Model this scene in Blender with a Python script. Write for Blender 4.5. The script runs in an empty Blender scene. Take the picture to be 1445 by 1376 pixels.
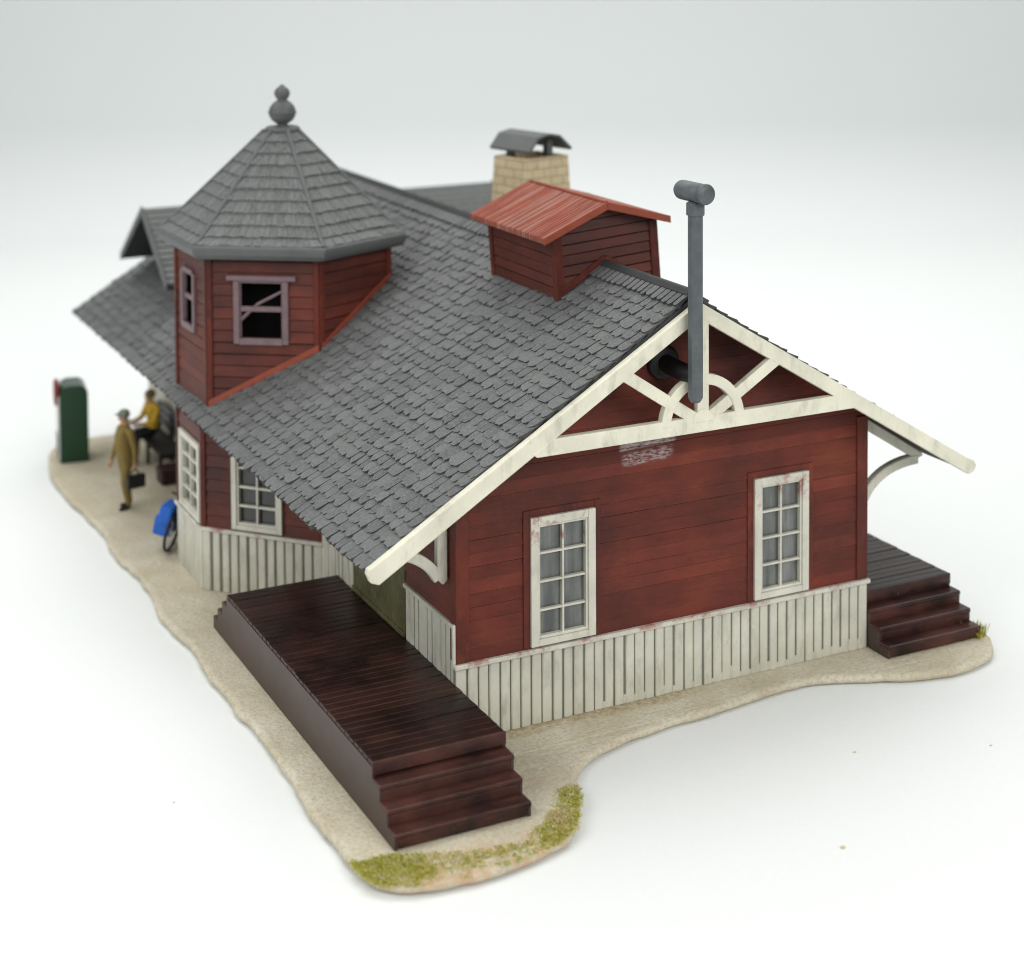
import bpy, bmesh, math, random
from mathutils import Vector, Matrix
random.seed(7)
R = math.radians
S = bpy.context.scene
COL = S.collection
U = 0.01                                   # everything below is written in centimetres

# ------------------------------------------------------------------ camera
CAMP = (-13.9467, -30.9172, 16.1885)
yaw, pit, rol = 0.459741, 0.049866, 0.005578
fw = Vector((math.sin(yaw)*math.cos(pit), math.cos(yaw)*math.cos(pit), -math.sin(pit)))
r0 = Vector((math.cos(yaw), -math.sin(yaw), 0)); d0 = fw.cross(r0)
rr = math.cos(rol)*r0 + math.sin(rol)*d0
dd = -math.sin(rol)*r0 + math.cos(rol)*d0
cd = bpy.data.cameras.new('camera'); cam = bpy.data.objects.new('camera', cd); COL.objects.link(cam)
m = Matrix((rr, -dd, -fw)).transposed().to_4x4(); m.translation = Vector(CAMP)*U
cam.matrix_world = m
cd.sensor_fit = 'HORIZONTAL'; cd.sensor_width = 36.0
cd.lens = 2457.29/1445*36
cd.shift_x = (722.5-727.38)/1445; cd.shift_y = (19.17-688)/1445
cd.clip_start = 0.01; cd.clip_end = 50
cd.dof.use_dof = True; cd.dof.focus_distance = 35.4*U; cd.dof.aperture_fstop = 19.0
S.camera = cam

# ------------------------------------------------------------------ light
w = bpy.data.worlds.new('World'); S.world = w; w.use_nodes = True
bg = w.node_tree.nodes['Background']; bg.inputs[0].default_value = (0.90, 0.97, 0.95, 1); bg.inputs[1].default_value = 0.32
def area(name, loc, target, sx, sy, power, col=(1, 1, 1), spread=180):
    l = bpy.data.lights.new(name, 'AREA'); l.shape = 'RECTANGLE'; l.size = sx*U; l.size_y = sy*U
    l.energy = power; l.color = col; l.spread = R(spread)
    o = bpy.data.objects.new(name, l); COL.objects.link(o)
    o.location = Vector(loc)*U
    o.rotation_euler = (Vector(target)-Vector(loc)).to_track_quat('-Z', 'Y').to_euler()
    return o
area('overhead_softbox', (14, 30, 62), (8, 14, 0), 110, 60, 2.55, (1.0, 0.985, 0.96), 120)
area('backdrop_fill', (16, 24, 62), (31, 64, 7), 90, 30, .50, (0.98, 0.99, 1.0), 100)  # added fill lamp that lifts the upper backdrop
area('left_softbox', (-42, -6, 34), (0, 6, 3), 34, 34, .31, (1.0, 0.99, 0.97), 80)
area('front_fill', (12, -48, 32), (4, 0, 3), 36, 26, .255, (1.0, 0.985, 0.96), 60)  # added fill lamp that brightens the gable front
S.view_settings.view_transform = 'Standard'; S.view_settings.look = 'None'
S.view_settings.exposure = 0.0; S.view_settings.gamma = 1.0; S.view_settings.use_curve_mapping = False
S.cycles.max_bounces = 8; S.cycles.diffuse_bounces = 4; S.cycles.use_denoising = True; S.cycles.pixel_filter_type = 'BLACKMAN_HARRIS'; S.cycles.filter_width = 1.1

# ------------------------------------------------------------------ materials
class N:
    def __init__(s, name):
        s.m = bpy.data.materials.new(name); s.m.use_nodes = True
        s.t = s.m.node_tree; s.b = s.t.nodes['Principled BSDF']
        tc = s.t.nodes.new('ShaderNodeTexCoord'); mp = s.t.nodes.new('ShaderNodeMapping')
        mp.inputs['Scale'].default_value = (100, 100, 100)
        s.t.links.new(tc.outputs['Object'], mp.inputs['Vector']); s.co = mp.outputs[0]
    def new(s, k, **kw):
        n = s.t.nodes.new('ShaderNode'+k)
        for a, v in kw.items(): setattr(n, a, v)
        return n
    def L(s, a, b): s.t.links.new(a, b)
    def noise(s, scale=(1, 1, 1), sc=1.0, det=4, rough=.6, off=(0, 0, 0), dist=0):
        mp = s.new('Mapping'); mp.inputs['Scale'].default_value = scale; mp.inputs['Location'].default_value = off
        s.L(s.co, mp.inputs[0]); n = s.new('TexNoise'); n.inputs['Scale'].default_value = sc
        n.inputs['Detail'].default_value = det; n.inputs['Roughness'].default_value = rough; n.inputs['Distortion'].default_value = dist
        s.L(mp.outputs[0], n.inputs['Vector']); return n.outputs['Fac']
    def ramp(s, fac, stops):
        r = s.new('ValToRGB'); e = r.color_ramp.elements
        while len(e) > len(stops): e.remove(e[-1])
        while len(e) < len(stops): e.new(.5)
        for el, (p, c) in zip(e, stops):
            el.position = p; el.color = (*c, 1) if not isinstance(c, (int, float)) else (c, c, c, 1)
        s.L(fac, r.inputs[0]); return r.outputs[0]
    def mix(s, fac, a, b, mode='MIX'):
        x = s.new('Mix', data_type='RGBA', blend_type=mode)
        for i, v in ((0, fac), (6, a), (7, b)):
            if isinstance(v, (int, float)): x.inputs[i].default_value = v
            elif isinstance(v, tuple): x.inputs[i].default_value = (*v, 1)
            else: s.L(v, x.inputs[i])
        return x.outputs[2]
    def math(s, op, a, b=0.0, c=None, clamp=False):
        x = s.new('Math', operation=op, use_clamp=clamp)
        for i, v in enumerate((a, b) if c is None else (a, b, c)):
            if isinstance(v, (int, float)): x.inputs[i].default_value = v
            else: s.L(v, x.inputs[i])
        return x.outputs[0]
    def sep(s):
        x = s.new('SeparateXYZ'); s.L(s.co, x.inputs[0]); return x.outputs
    def island(s):
        return s.new('NewGeometry').outputs['Random Per Island']
    def edge(s, rad, lo=.02, hi=.25):
        """1 along hard edges, where the top coat is rubbed or dry-brushed"""
        bv = s.new('Bevel', samples=4); bv.inputs['Radius'].default_value = rad*U
        g = s.new('NewGeometry'); d = s.new('VectorMath', operation='DOT_PRODUCT')
        s.L(bv.outputs[0], d.inputs[0]); s.L(g.outputs['Normal'], d.inputs[1])
        r = s.new('MapRange'); r.inputs[1].default_value = 1-lo; r.inputs[2].default_value = 1-hi; s.L(d.outputs['Value'], r.inputs[0])
        return r.outputs[0]
    def band(s, v, lo, hi, soft):
        a = s.new('MapRange', interpolation_type='SMOOTHSTEP'); a.inputs[1].default_value = lo-soft; a.inputs[2].default_value = lo+soft; s.L(v, a.inputs[0])
        b = s.new('MapRange', interpolation_type='SMOOTHSTEP'); b.inputs[1].default_value = hi-soft; b.inputs[2].default_value = hi+soft
        b.inputs[3].default_value = 1; b.inputs[4].default_value = 0; s.L(v, b.inputs[0])
        return s.math('MULTIPLY', a.outputs[0], b.outputs[0])
    def bump(s, h, strength, dist):
        b = s.new('Bump'); b.inputs['Strength'].default_value = strength; b.inputs['Distance'].default_value = dist*U
        s.L(h, b.inputs['Height']); s.L(b.outputs[0], s.b.inputs['Normal'])
    def done(s, col, rough=.5, spec=.5):
        if isinstance(col, tuple): s.b.inputs['Base Color'].default_value = (*col, 1)
        else: s.L(col, s.b.inputs['Base Color'])
        if isinstance(rough, (int, float)): s.b.inputs['Roughness'].default_value = rough
        else: s.L(rough, s.b.inputs['Roughness'])
        s.b.inputs['Specular IOR Level'].default_value = spec
        return s.m

def red_paint(name, streak=(1, 1, 7), orange=.34, dark=.34, stain=False, spec=.22, k=1.0):
    n = N(name)
    t = lambda r, g, b: (r*k*.80, g*k*1.32, b*k*1.35)
    st = n.noise(streak, .9, 7, .68); bl = n.noise((1, 1, 1), .42, 4, .55, (3.3, 7, 1.4)); fn = n.noise(streak, 5.5, 5, .7, (1, 2, 3)); b2 = n.noise((1, 1, 1), .9, 4, .6, (8, 1, 6))
    c = n.ramp(bl, [(.32, t(.085, .0135, .0110)), (.46, t(.135, .0180, .0122)), (.58, t(.185, .0225, .0138)), (.72, t(.240, .0320, .0165))])
    s1 = n.ramp(st, [(.44, 0.0), (.64, 1.0)])
    c = n.mix(n.math('MULTIPLY', s1, dark), c, t(.052, .0105, .0095))
    s2 = n.ramp(fn, [(.50, 0.0), (.68, 1.0)])
    c = n.mix(n.math('MULTIPLY', s2, n.math('MULTIPLY', n.ramp(b2, [(.42, .15), (.62, 1.0)]), orange)), c, t(.30, .046, .021))
    iso = n.island(); v = n.new('HueSaturation'); n.L(c, v.inputs['Color'])
    n.L(n.math('MULTIPLY_ADD', iso, .34, .83), v.inputs['Value']); c = v.outputs[0]
    # wash settled in the corners, paint rubbed off the edges
    c = n.mix(n.math('MULTIPLY', n.math('MULTIPLY', n.edge(.022), n.ramp(b2, [(.40, .1), (.6, 1.0)])), .55), c, t(.34, .060, .028))
    if stain:
        x, y, z = n.sep()
        sl = n.math('MULTIPLY_ADD', x, -.05, z)
        m1 = n.math('MULTIPLY', n.band(x, 3.72, 5.05, .06), n.band(sl, -.55+5.70-.02, 5.40, .03))
        m2 = n.math('MULTIPLY', n.band(x, 3.80, 4.95, .10), n.band(sl, 4.80, 5.06, .05))
        g = n.ramp(n.noise((.6, 1, 2.2), 9, 8, .8), [(.38, 0.0), (.58, 1.0)])
        g2 = n.ramp(n.noise((.6, 1, 2.4), 10, 8, .8, (5, 1, 2)), [(.44, 0.0), (.64, 1.0)])
        mm = n.math('MAXIMUM', n.math('MULTIPLY', m1, g), n.math('MULTIPLY', m2, g2))
        c = n.mix(n.math('MULTIPLY', mm, .85), c, (.58, .52, .52))
    n.bump(n.noise(streak, 6, 6, .7), .35, .012)
    rg = n.ramp(bl, [(.3, .45), (.7, .62)])
    return n.done(c, rg, spec)

def white_paint(name, base=(.64, .625, .53), dirt=.75, red=None, gl=.42):
    n = N(name)
    a = n.noise((1, 1, .35), 3.2, 6, .7); b = n.noise((1, 1, 1), 1.1, 4, .6, (4, 4, 4)); f = n.noise((1, 1, 1), 14, 5, .7, (1, 5, 9))
    c = n.ramp(b, [(.3, tuple(v*.80 for v in base)), (.65, base)])
    c = n.mix(n.math('MULTIPLY', n.ramp(a, [(.52, 0.0), (.78, 1.0)]), dirt), c, (.30, .285, .22))
    c = n.mix(n.math('MULTIPLY', n.ramp(f, [(.63, 0.0), (.74, 1.0)]), dirt*.7), c, (.20, .19, .16))
    if red:
        x, y, z = n.sep()
        g = n.ramp(n.noise((1, 1, 1), 2.3, 6, .75, (8, 3, 2)), [(.50, 0.0), (.62, 1.0)])
        mk = n.math('MULTIPLY', n.band(z, red[0], red[1], .05), g)
        c = n.mix(n.math('MULTIPLY', mk, .75), c, (.32, .09, .075))
    n.bump(n.noise((1, 1, .4), 7, 5, .7), .3, .010)
    return n.done(c, gl, .45)

def shingle_mat(name, base=.118, spread=.05, grain=(.7, 9, 9), tint=(.98, 1.01, 1.01)):
    n = N(name)
    iso = n.island(); g = n.noise(grain, 2.0, 5, .75); b = n.noise((1, 1, 1), .35, 3, .5); f = n.noise((1, 1, 1), 9, 4, .7)
    t = lambda v: tuple(v*k for k in tint)
    c = n.mix(iso, t(base-spread*.55), t(base+spread*.55))
    c = n.mix(n.math('MULTIPLY', n.ramp(g, [(.47, 0.0), (.62, 1.0)]), .6), c, t(base*1.9))
    c = n.mix(n.math('MULTIPLY', n.ramp(g, [(.28, 1.0), (.46, 0.0)]), .5), c, t(base*.45))
    c = n.mix(n.math('MULTIPLY', n.ramp(b, [(.35, 0.0), (.7, 1.0)]), .35), c, t(base*1.35))
    c = n.mix(n.math('MULTIPLY', n.ramp(f, [(.66, 0.0), (.74, 1.0)]), .35), c, (.24, .23, .21))
    c = n.mix(n.math('MULTIPLY', n.edge(.03), .75), c, t(.28))
    n.bump(n.math('ADD', g, n.math('MULTIPLY', f, .6)), .8, .02)
    return n.done(c, .62, .35)

def dock_mat(name, a=(.010, .0055, .005), b=(.054, .0190, .0140), streak=(.6, 8, 8), rough=(.27, .45), sheen=.30):
    n = N(name)
    iso = n.island(); g = n.noise(streak, 1.5, 6, .7); bl = n.noise((1, 1, 1), .8, 4, .6, (2, 2, 2)); f = n.noise((1, 1, 1), 9, 3, .6)
    c = n.mix(n.ramp(bl, [(.35, 0.0), (.72, 1.0)]), a, b)
    c = n.mix(n.math('MULTIPLY', n.ramp(g, [(.5, 0.0), (.75, 1.0)]), .35), c, tuple(min(1, v*2.1) for v in b))
    c = n.mix(n.math('MULTIPLY', iso, .4), c, tuple(v*.6 for v in a))
    c = n.mix(n.math('MULTIPLY', n.math('MULTIPLY', n.edge(.022), n.ramp(bl, [(.38, .15), (.60, 1.0)])), .8), c, (.21, .105, .080))
    c = n.mix(n.ramp(f, [(.735, 0.0), (.76, .55)]), c, (.30, .24, .20))
    n.bump(g, .35, .012)
    return n.done(c, n.ramp(bl, [(.3, rough[0]), (.7, rough[1])]), sheen)

def plain(name, c, rough=.5, spec=.4, var=.25, sc=2.5, met=0.0):
    n = N(name)
    k = n.noise((1, 1, 1), sc, 5, .65)
    col = n.mix(k, tuple(v*(1-var) for v in c), tuple(min(1, v*(1+var)) for v in c))
    n.bump(n.noise((1, 1, 1), sc*4, 4, .6), .2, .01)
    n.b.inputs['Metallic'].default_value = met
    return n.done(col, rough, spec)

M = {}
M['red'] = red_paint('red_clapboard_paint')
M['red_gable'] = red_paint('red_gable_paint', stain=True)
M['red_trim'] = red_paint('red_trim_paint', (1, 1, .5), .55, .5, k=.88)
M['red_turret'] = red_paint('red_turret_paint', (1, 1, 5), .5, .45, spec=.38, k=.86)
M['white'] = white_paint('off_white_paint')
M['white_truss'] = white_paint('off_white_truss_paint', (.82, .79, .645), .6)
M['white_win'] = white_paint('off_white_window_paint', (.68, .66, .57), .45, (3.6, 5.2))
M['rail'] = white_paint('off_white_rail_paint', (.66, .64, .56), .5, (1.50, 1.62))
M['mauve'] = plain('mauve_window_paint', (.185, .125, .135), .5, .4, .35, 4)
M['joint'] = plain('dark_red_joint', (.026, .009, .0075), .7, .2, .3, 3)
M['joint_gable'] = plain('red_brown_joint', (.075, .015, .011), .7, .2, .3, 3)
M['groove'] = plain('dark_wash_in_grooves', (.22, .215, .19), .7, .2, .4, 3)
M['shingle'] = shingle_mat('grey_shingle', .120, .05, grain=(9, 9, .7))
M['shingle_edge'] = plain('dark_roof_board', (.040, .042, .042), .6, .3, .3)
M['shingle_butt'] = plain('butt_wash_and_shade', (.068, .070, .070), .7, .2, .3)  # wash on the butts, also painting in the shadow line under each shingle
M['turret_shingle'] = shingle_mat('turret_shingle', .118, .05, (7, 7, .6), (.98, 1.03, 1.01))
M['turret_trim'] = plain('grey_turret_gutter', (.105, .112, .110), .5, .45, .25)
M['soffit'] = plain('roof_underside', (.055, .042, .036), .7, .2)
M['pipe'] = plain('blue_grey_pipe', (.098, .110, .118), .45, .5, .6, 4)
M['black'] = plain('black_part', (.008, .009, .009), .5, .4, .2)
M['void'] = plain('interior_shade_black', (.004, .004, .004), .9, .1, .1)
M['deck'] = dock_mat('dark_brown_deck')
M['deck_grey'] = dock_mat('weathered_brown_deck', (.034, .026, .024), (.062, .050, .045), rough=(.32, .5))
M['dock_side'] = dock_mat('brown_dock_side', (.050, .032, .029), (.078, .043, .038), (.5, .5, 1), (.36, .48), .5)
M['step'] = dock_mat('reddish_brown_step', (.017, .008, .0075), (.120, .040, .029), (.5, 3, 3), (.28, .45), .32)

def chimney_mat():
    n = N('tan_stone_chimney')
    br = n.new('TexBrick'); mp = n.new('Mapping'); mp.inputs['Rotation'].default_value = (R(90), 0, 0)
    x, y, z = n.sep(); cx = n.new('CombineXYZ'); n.L(n.math('ADD', x, y), cx.inputs[0]); n.L(z, cx.inputs[1])
    n.L(cx.outputs[0], br.inputs['Vector']); br.inputs['Scale'].default_value = 1.0
    br.inputs['Color1'].default_value = (.60, .47, .28, 1); br.inputs['Color2'].default_value = (.68, .56, .37, 1)
    br.inputs['Mortar'].default_value = (.34, .27, .17, 1); br.inputs['Mortar Size'].default_value = .014
    br.inputs['Brick Width'].default_value = .52; br.inputs['Row Height'].default_value = .24
    c = n.mix(n.ramp(n.noise((1, 1, 1), 3.5, 5, .7), [(.55, 0.0), (.75, .7)]), br.outputs[0], (.13, .12, .11))
    n.bump(br.outputs[1], -.5, .03)
    return n.done(c, .75, .25)
M['chimney'] = chimney_mat()

def cupola_roof_mat():
    n = N('red_corrugated_roof')
    x, y, z = n.sep()
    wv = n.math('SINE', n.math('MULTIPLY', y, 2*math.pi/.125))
    nz = n.noise((.8, 8, .8), 1.6, 5, .75); bl = n.noise((1, 1, 1), .9, 3, .5)
    c = n.ramp(bl, [(.3, (.23, .038, .017)), (.7, (.33, .060, .022))])
    k = n.math('MULTIPLY', n.ramp(wv, [(.55, 0.0), (.9, 1.0)]), n.ramp(nz, [(.30, 0.1), (.55, 1.0)]))
    c = n.mix(n.math('MULTIPLY', n.ramp(n.noise((.16, 9, .16), 2.6, 4, .75, (4, 4, 4)), [(.46, 0.0), (.60, 1.0)]), .6), c, (.46, .34, .29))
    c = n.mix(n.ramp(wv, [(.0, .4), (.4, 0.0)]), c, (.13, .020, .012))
    n.bump(nz, .3, .01)
    return n.done(c, .5, .4)
M['cupola_roof'] = cupola_roof_mat()
M['cupola_fascia'] = plain('orange_red_fascia', (.27, .055, .028), .45, .45, .35, 2)

def pane_mat(name='grey_window_glazing', k=1.0):
    n = N(name)
    st = n.noise((6, 6, .5), 1.0, 3, .5); b = n.noise((1, 1, 1), 1.6, 4, .6, (9, 2, 4)); f = n.noise((2, 2, .6), 5, 4, .7)
    c = n.ramp(st, [(.36, (.085, .090, .087)), (.52, (.135, .142, .137)), (.68, (.20, .205, .195))])
    c = n.mix(n.math('MULTIPLY', n.ramp(b, [(.4, 0.0), (.7, 1.0)]), .5), c, (.055, .058, .056))
    c = n.mix(n.ramp(f, [(.66, 0.0), (.8, .5)]), c, (.38, .38, .36))
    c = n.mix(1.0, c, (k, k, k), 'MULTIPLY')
    return n.done(c, .16, .6)
M['pane'] = pane_mat(); M['pane_unlit'] = pane_mat('unlit_opening_pane', .28)  # second pane is darkened to stand for the unlit inside of an open window

def base_mat():
    n = N('sandy_scenic_plaster')
    a = n.noise((1, 1, 1), .7, 4, .6); f = n.noise((1, 1, 1), 7, 6, .7, (2, 3, 1)); g = n.noise((1, 1, 1), 16, 4, .7); sp = n.noise((1, 1, 1), 5.2, 3, .6, (9, 1, 5))
    c = n.ramp(a, [(.30, (.55, .49, .365)), (.52, (.635, .58, .455)), (.72, (.71, .665, .55))])
    c = n.mix(n.math('MULTIPLY', n.ramp(n.noise((1, 1, 1), 11, 5, .75, (2, 8, 1)), [(.46, 0.0), (.62, 1.0)]), .5), c, (.40, .32, .19))
    xx, yy, zz = n.sep()
    c = n.mix(n.math('MULTIPLY', n.band(yy, -9, -3.75, .35), n.ramp(n.noise((1, 1, 1), 1.8, 5, .7, (3, 1, 8)), [(.45, 0.0), (.58, .8)])), c, (.62, .40, .25))
    c = n.mix(n.ramp(sp, [(.70, 0.0), (.76, .8)]), c, (.15, .12, .07))
    c = n.mix(n.ramp(n.noise((1, 1, 1), 1.3, 5, .7, (5, 5, 5)), [(.62, 0.0), (.74, .45)]), c, (.50, .30, .19))
    x, y, z = n.sep()
    # earth-coloured paint brushed along the foot of the gable wall
    k = n.math('MULTIPLY', n.band(y, -.34, .3, .16), n.band(x, -.2, 5.5, .8))
    c = n.mix(n.math('MULTIPLY', k, n.ramp(f, [(.35, 0.0), (.6, .8)])), c, (.33, .24, .10))
    lo = n.noise((1, 1, 1), 2.6, 4, .6, (7, 7, 2))
    n.bump(n.math('ADD', n.math('ADD', f, n.math('MULTIPLY', g, .6)), n.math('MULTIPLY', lo, .9)), 1.0, .036)
    return n.done(c, .8, .2)
M['base'] = base_mat()
def grass_mat():
    n = N('turf_foam')
    iso = n.island(); b = n.noise((1, 1, 1), 1.1, 4, .6)
    c = n.ramp(iso, [(0, (.25, .27, .035)), (.3, (.42, .43, .05)), (.6, (.54, .52, .10)), (.82, (.62, .53, .22)), (1, (.32, .33, .07))])
    c = n.mix(n.ramp(b, [(.5, 0.0), (.66, .75)]), c, (.62, .48, .28))
    return n.done(c, .85, .15)
M['grass'] = grass_mat()
def paper_mat(name, lo, hi):
    n = N(name)
    k = n.noise((1, 1, 1), 6, 5, .7); g = n.noise((1, 1, 1), 25, 3, .7)
    c = n.mix(k, lo, hi)
    c = n.mix(n.ramp(g, [(.40, .12), (.55, 0.0)]), c, tuple(v*.85 for v in lo))
    n.bump(n.noise((1, 1, 1), 12, 5, .7), .12, .02)
    return n.done(c, .75, .2)
M['paper'] = paper_mat('white_paper', (.80, .822, .820), (.83, .848, .845))
M['green'] = plain('dark_green_enamel', (.003, .042, .016), .25, .5, .3)
M['pale'] = plain('pale_panel', (.62, .62, .58), .4, .4, .1)
M['sign_red'] = plain('red_emblem', (.20, .022, .022), .4, .4, .2)
M['khaki'] = plain('khaki_cloth', (.22, .155, .050), .75, .2, .3, 3)
M['yellow'] = plain('yellow_cloth', (.56, .36, .045), .75, .2, .2, 3)
M['skin'] = plain('figure_skin', (.48, .27, .16), .6, .3, .15, 3)
M['cap'] = plain('grey_green_cap', (.20, .22, .17), .75, .2, .2, 3)
M['hair'] = plain('brown_hair', (.16, .12, .055), .75, .2, .2, 3)
M['trousers'] = plain('black_trousers', (.012, .012, .012), .75, .2, .2, 3)
M['shoe'] = plain('dark_brown_shoe', (.030, .020, .010), .5, .3, .2, 3)
M['leather'] = plain('black_leather', (.010, .010, .011), .45, .4, .2, 3)
M['bench'] = plain('black_bench_paint', (.013, .012, .012), .45, .4, .3, 3)
M['trunk'] = plain('dark_red_trunk', (.040, .012, .012), .5, .4, .3, 3)
M['blue'] = plain('bright_blue_paint', (.012, .125, .56), .45, .4, .2, 3)
M['navy'] = plain('navy_paint', (.010, .022, .075), .4, .4, .2, 3)
M['tyre'] = plain('black_tyre', (.010, .011, .012), .5, .4, .2, 3)
M['steel'] = plain('bare_steel', (.42, .43, .44), .35, .5, .15, 3)
M['cream'] = white_paint('cream_wall_paint', (.60, .57, .46), .5)
M['paperback'] = plain('folded_newspaper', (.50, .49, .45), .7, .2, .15)

def door_mat():
    n = N('olive_plank_door')
    x, y, z = n.sep()
    ch = n.math('ADD', n.math('MULTIPLY', n.math('ABSOLUTE', n.math('SUBTRACT', y, 4.15)), 1.5), z)
    wv = n.math('FRACT', n.math('MULTIPLY', ch, 3.2))
    c = n.ramp(n.noise((1, 1, 1), 2, 5, .7), [(.3, (.070, .066, .026)), (.7, (.16, .15, .075))])
    c = n.mix(n.ramp(wv, [(.0, .9), (.12, 0.0), (.95, 0.0), (1, .9)]), c, (.018, .018, .010))
    return n.done(c, .6, .3)
M['door'] = door_mat()

# ------------------------------------------------------------------ mesh helper
class MB:
    def __init__(s): s.v = []; s.f = []; s.mi = []; s.T = Matrix.Identity(4); s.sm = []
    def add(s, vs, fs, mi=0, smooth=False):
        b = len(s.v)
        s.v += [s.T @ Vector(p) for p in vs]
        for f in fs: s.f.append([b+i for i in f]); s.mi.append(mi); s.sm.append(smooth)
    def box(s, x0, x1, y0, y1, z0, z1, mi=0):
        s.add([(x0, y0, z0), (x1, y0, z0), (x1, y1, z0), (x0, y1, z0), (x0, y0, z1), (x1, y0, z1), (x1, y1, z1), (x0, y1, z1)],
              [(3, 2, 1, 0), (4, 5, 6, 7), (0, 1, 5, 4), (1, 2, 6, 5), (2, 3, 7, 6), (3, 0, 4, 7)], mi)
    def prism(s, poly, ax, a, b, mi=0):
        """poly: 2-D points in the plane normal to ax, extruded a..b"""
        def P(p, t): return {'x': (t, p[0], p[1]), 'y': (p[0], t, p[1]), 'z': (p[0], p[1], t)}[ax]
        n = len(poly)
        s.add([P(p, a) for p in poly]+[P(p, b) for p in poly],
              [tuple(range(n))[::-1], tuple(range(n, 2*n))]+[(i, (i+1) % n, n+(i+1) % n, n+i) for i in range(n)], mi)
    def bar(s, a, b, wd, y0, y1, mi=0):
        """straight bar in the xz plane from a to b, width wd, between y0 and y1"""
        a = Vector(a); b = Vector(b); d = (b-a).normalized(); n = Vector((-d.y, d.x))*wd/2
        s.prism([tuple(a-n), tuple(b-n), tuple(b+n), tuple(a+n)], 'y', y0, y1, mi)
    def arc(s, c, r0, r1, a0, a1, y0, y1, k=20, mi=0):
        vs = []; fs = []
        for i in range(k+1):
            t = R(a0+(a1-a0)*i/k); cs, sn = math.cos(t), math.sin(t)
            for r, y in ((r0, y0), (r1, y0), (r1, y1), (r0, y1)): vs.append((c[0]+r*cs, y, c[1]+r*sn))
        for i in range(k):
            for j in range(4): fs.append((4*i+j, 4*i+(j+1) % 4, 4*i+4+(j+1) % 4, 4*i+4+j))
        fs += [(0, 1, 2, 3), (4*k+3, 4*k+2, 4*k+1, 4*k)]
        s.add(vs, fs, mi)
    def tube(s, pts, rad, n=10, mi=0, smooth=True, closed=False):
        pts = [Vector(p) for p in pts]; k = len(pts)
        if isinstance(rad, (int, float)): rad = [rad]*k
        vs = []; fs = []; up = None
        for i, p in enumerate(pts):
            if closed: d = pts[(i+1) % k]-pts[i-1]
            else: d = pts[min(i+1, k-1)]-pts[max(i-1, 0)]
            d.normalize()
            if up is None: up = Vector((0, 0, 1)) if abs(d.z) < .9 else Vector((1, 0, 0))
            sx = d.cross(up).normalized(); up = sx.cross(d).normalized()
            for j in range(n):
                t = 2*math.pi*j/n; vs.append(tuple(p+(sx*math.cos(t)+up*math.sin(t))*rad[i]))
        for i in range(k if closed else k-1):
            for j in range(n):
                a, b = i*n, ((i+1) % k)*n
                fs.append((a+j, a+(j+1) % n, b+(j+1) % n, b+j))
        s.add(vs, fs, mi, smooth)
        if not closed: s.add(vs[:n], [tuple(range(n))[::-1]], mi); s.add(vs[-n:], [tuple(range(n))], mi)
    def lathe(s, prof, c, n=20, mi=0, smooth=True):
        vs = []; fs = []
        for r, z in prof:
            for j in range(n):
                t = 2*math.pi*j/n; vs.append((c[0]+r*math.cos(t), c[1]+r*math.sin(t), c[2]+z))
        for i in range(len(prof)-1):
            for j in range(n): fs.append((i*n+j, i*n+(j+1) % n, (i+1)*n+(j+1) % n, (i+1)*n+j))
        s.add(vs, fs+[tuple(range(n))[::-1], tuple(range((len(prof)-1)*n, len(prof)*n))], mi, smooth)
    def ball(s, c, r, mi=0, n=14, sq=(1, 1, 1)):
        vs = []; fs = []; k = n//2
        for i in range(1, k):
            p = math.pi*i/k
            for j in range(n):
                t = 2*math.pi*j/n; vs.append((c[0]+r*sq[0]*math.sin(p)*math.cos(t), c[1]+r*sq[1]*math.sin(p)*math.sin(t), c[2]+r*sq[2]*math.cos(p)))
        for i in range(k-2):
            for j in range(n): fs.append((i*n+j, (i+1)*n+j, (i+1)*n+(j+1) % n, i*n+(j+1) % n))
        a = len(vs); vs += [(c[0], c[1], c[2]+r*sq[2]), (c[0], c[1], c[2]-r*sq[2])]
        for j in range(n): fs += [(a, j, (j+1) % n), (a+1, (k-2)*n+(j+1) % n, (k-2)*n+j)]
        s.add(vs, fs, mi, smooth)if False else s.add(vs, fs, mi, True)
    def build(s, name, mats, parent=None, bevel=0, seg=1, recalc=True):
        if not isinstance(mats, (list, tuple)): mats = [mats]
        o0 = Vector(parent['_o']) if parent is not None and '_o' in parent else Vector((0, 0, 0))
        me = bpy.data.meshes.new(name)
        me.from_pydata([tuple((p-o0)*U) for p in s.v], [], s.f)
        for x in mats: me.materials.append(x)
        for p, mi, sm in zip(me.polygons, s.mi, s.sm): p.material_index = mi; p.use_smooth = sm
        bm = bmesh.new(); bm.from_mesh(me)
        if recalc: bmesh.ops.recalc_face_normals(bm, faces=bm.faces)
        if bevel:
            ed = [e for e in bm.edges if len(e.link_faces) == 2 and e.calc_face_angle(0) > R(25)]
            bmesh.ops.bevel(bm, geom=ed, offset=bevel*U, segments=seg, profile=.6, affect='EDGES', clamp_overlap=True)
        bm.to_mesh(me); bm.free()
        o = bpy.data.objects.new(name, me); COL.objects.link(o)
        if parent is not None:
            o.parent = parent; o['_o'] = tuple(o0)
        return o

def thing(name, label, cat, loc=(0, 0, 0), group=None):
    o = bpy.data.objects.new(name, None); COL.objects.link(o); o.empty_display_size = .01
    o.location = Vector(loc)*U; o['_o'] = tuple(loc); o['label'] = label; o['category'] = cat
    if group: o['group'] = group
    return o
def tag(o, label, cat, group=None):
    o['label'] = label; o['category'] = cat
    if group: o['group'] = group
    return o

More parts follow.
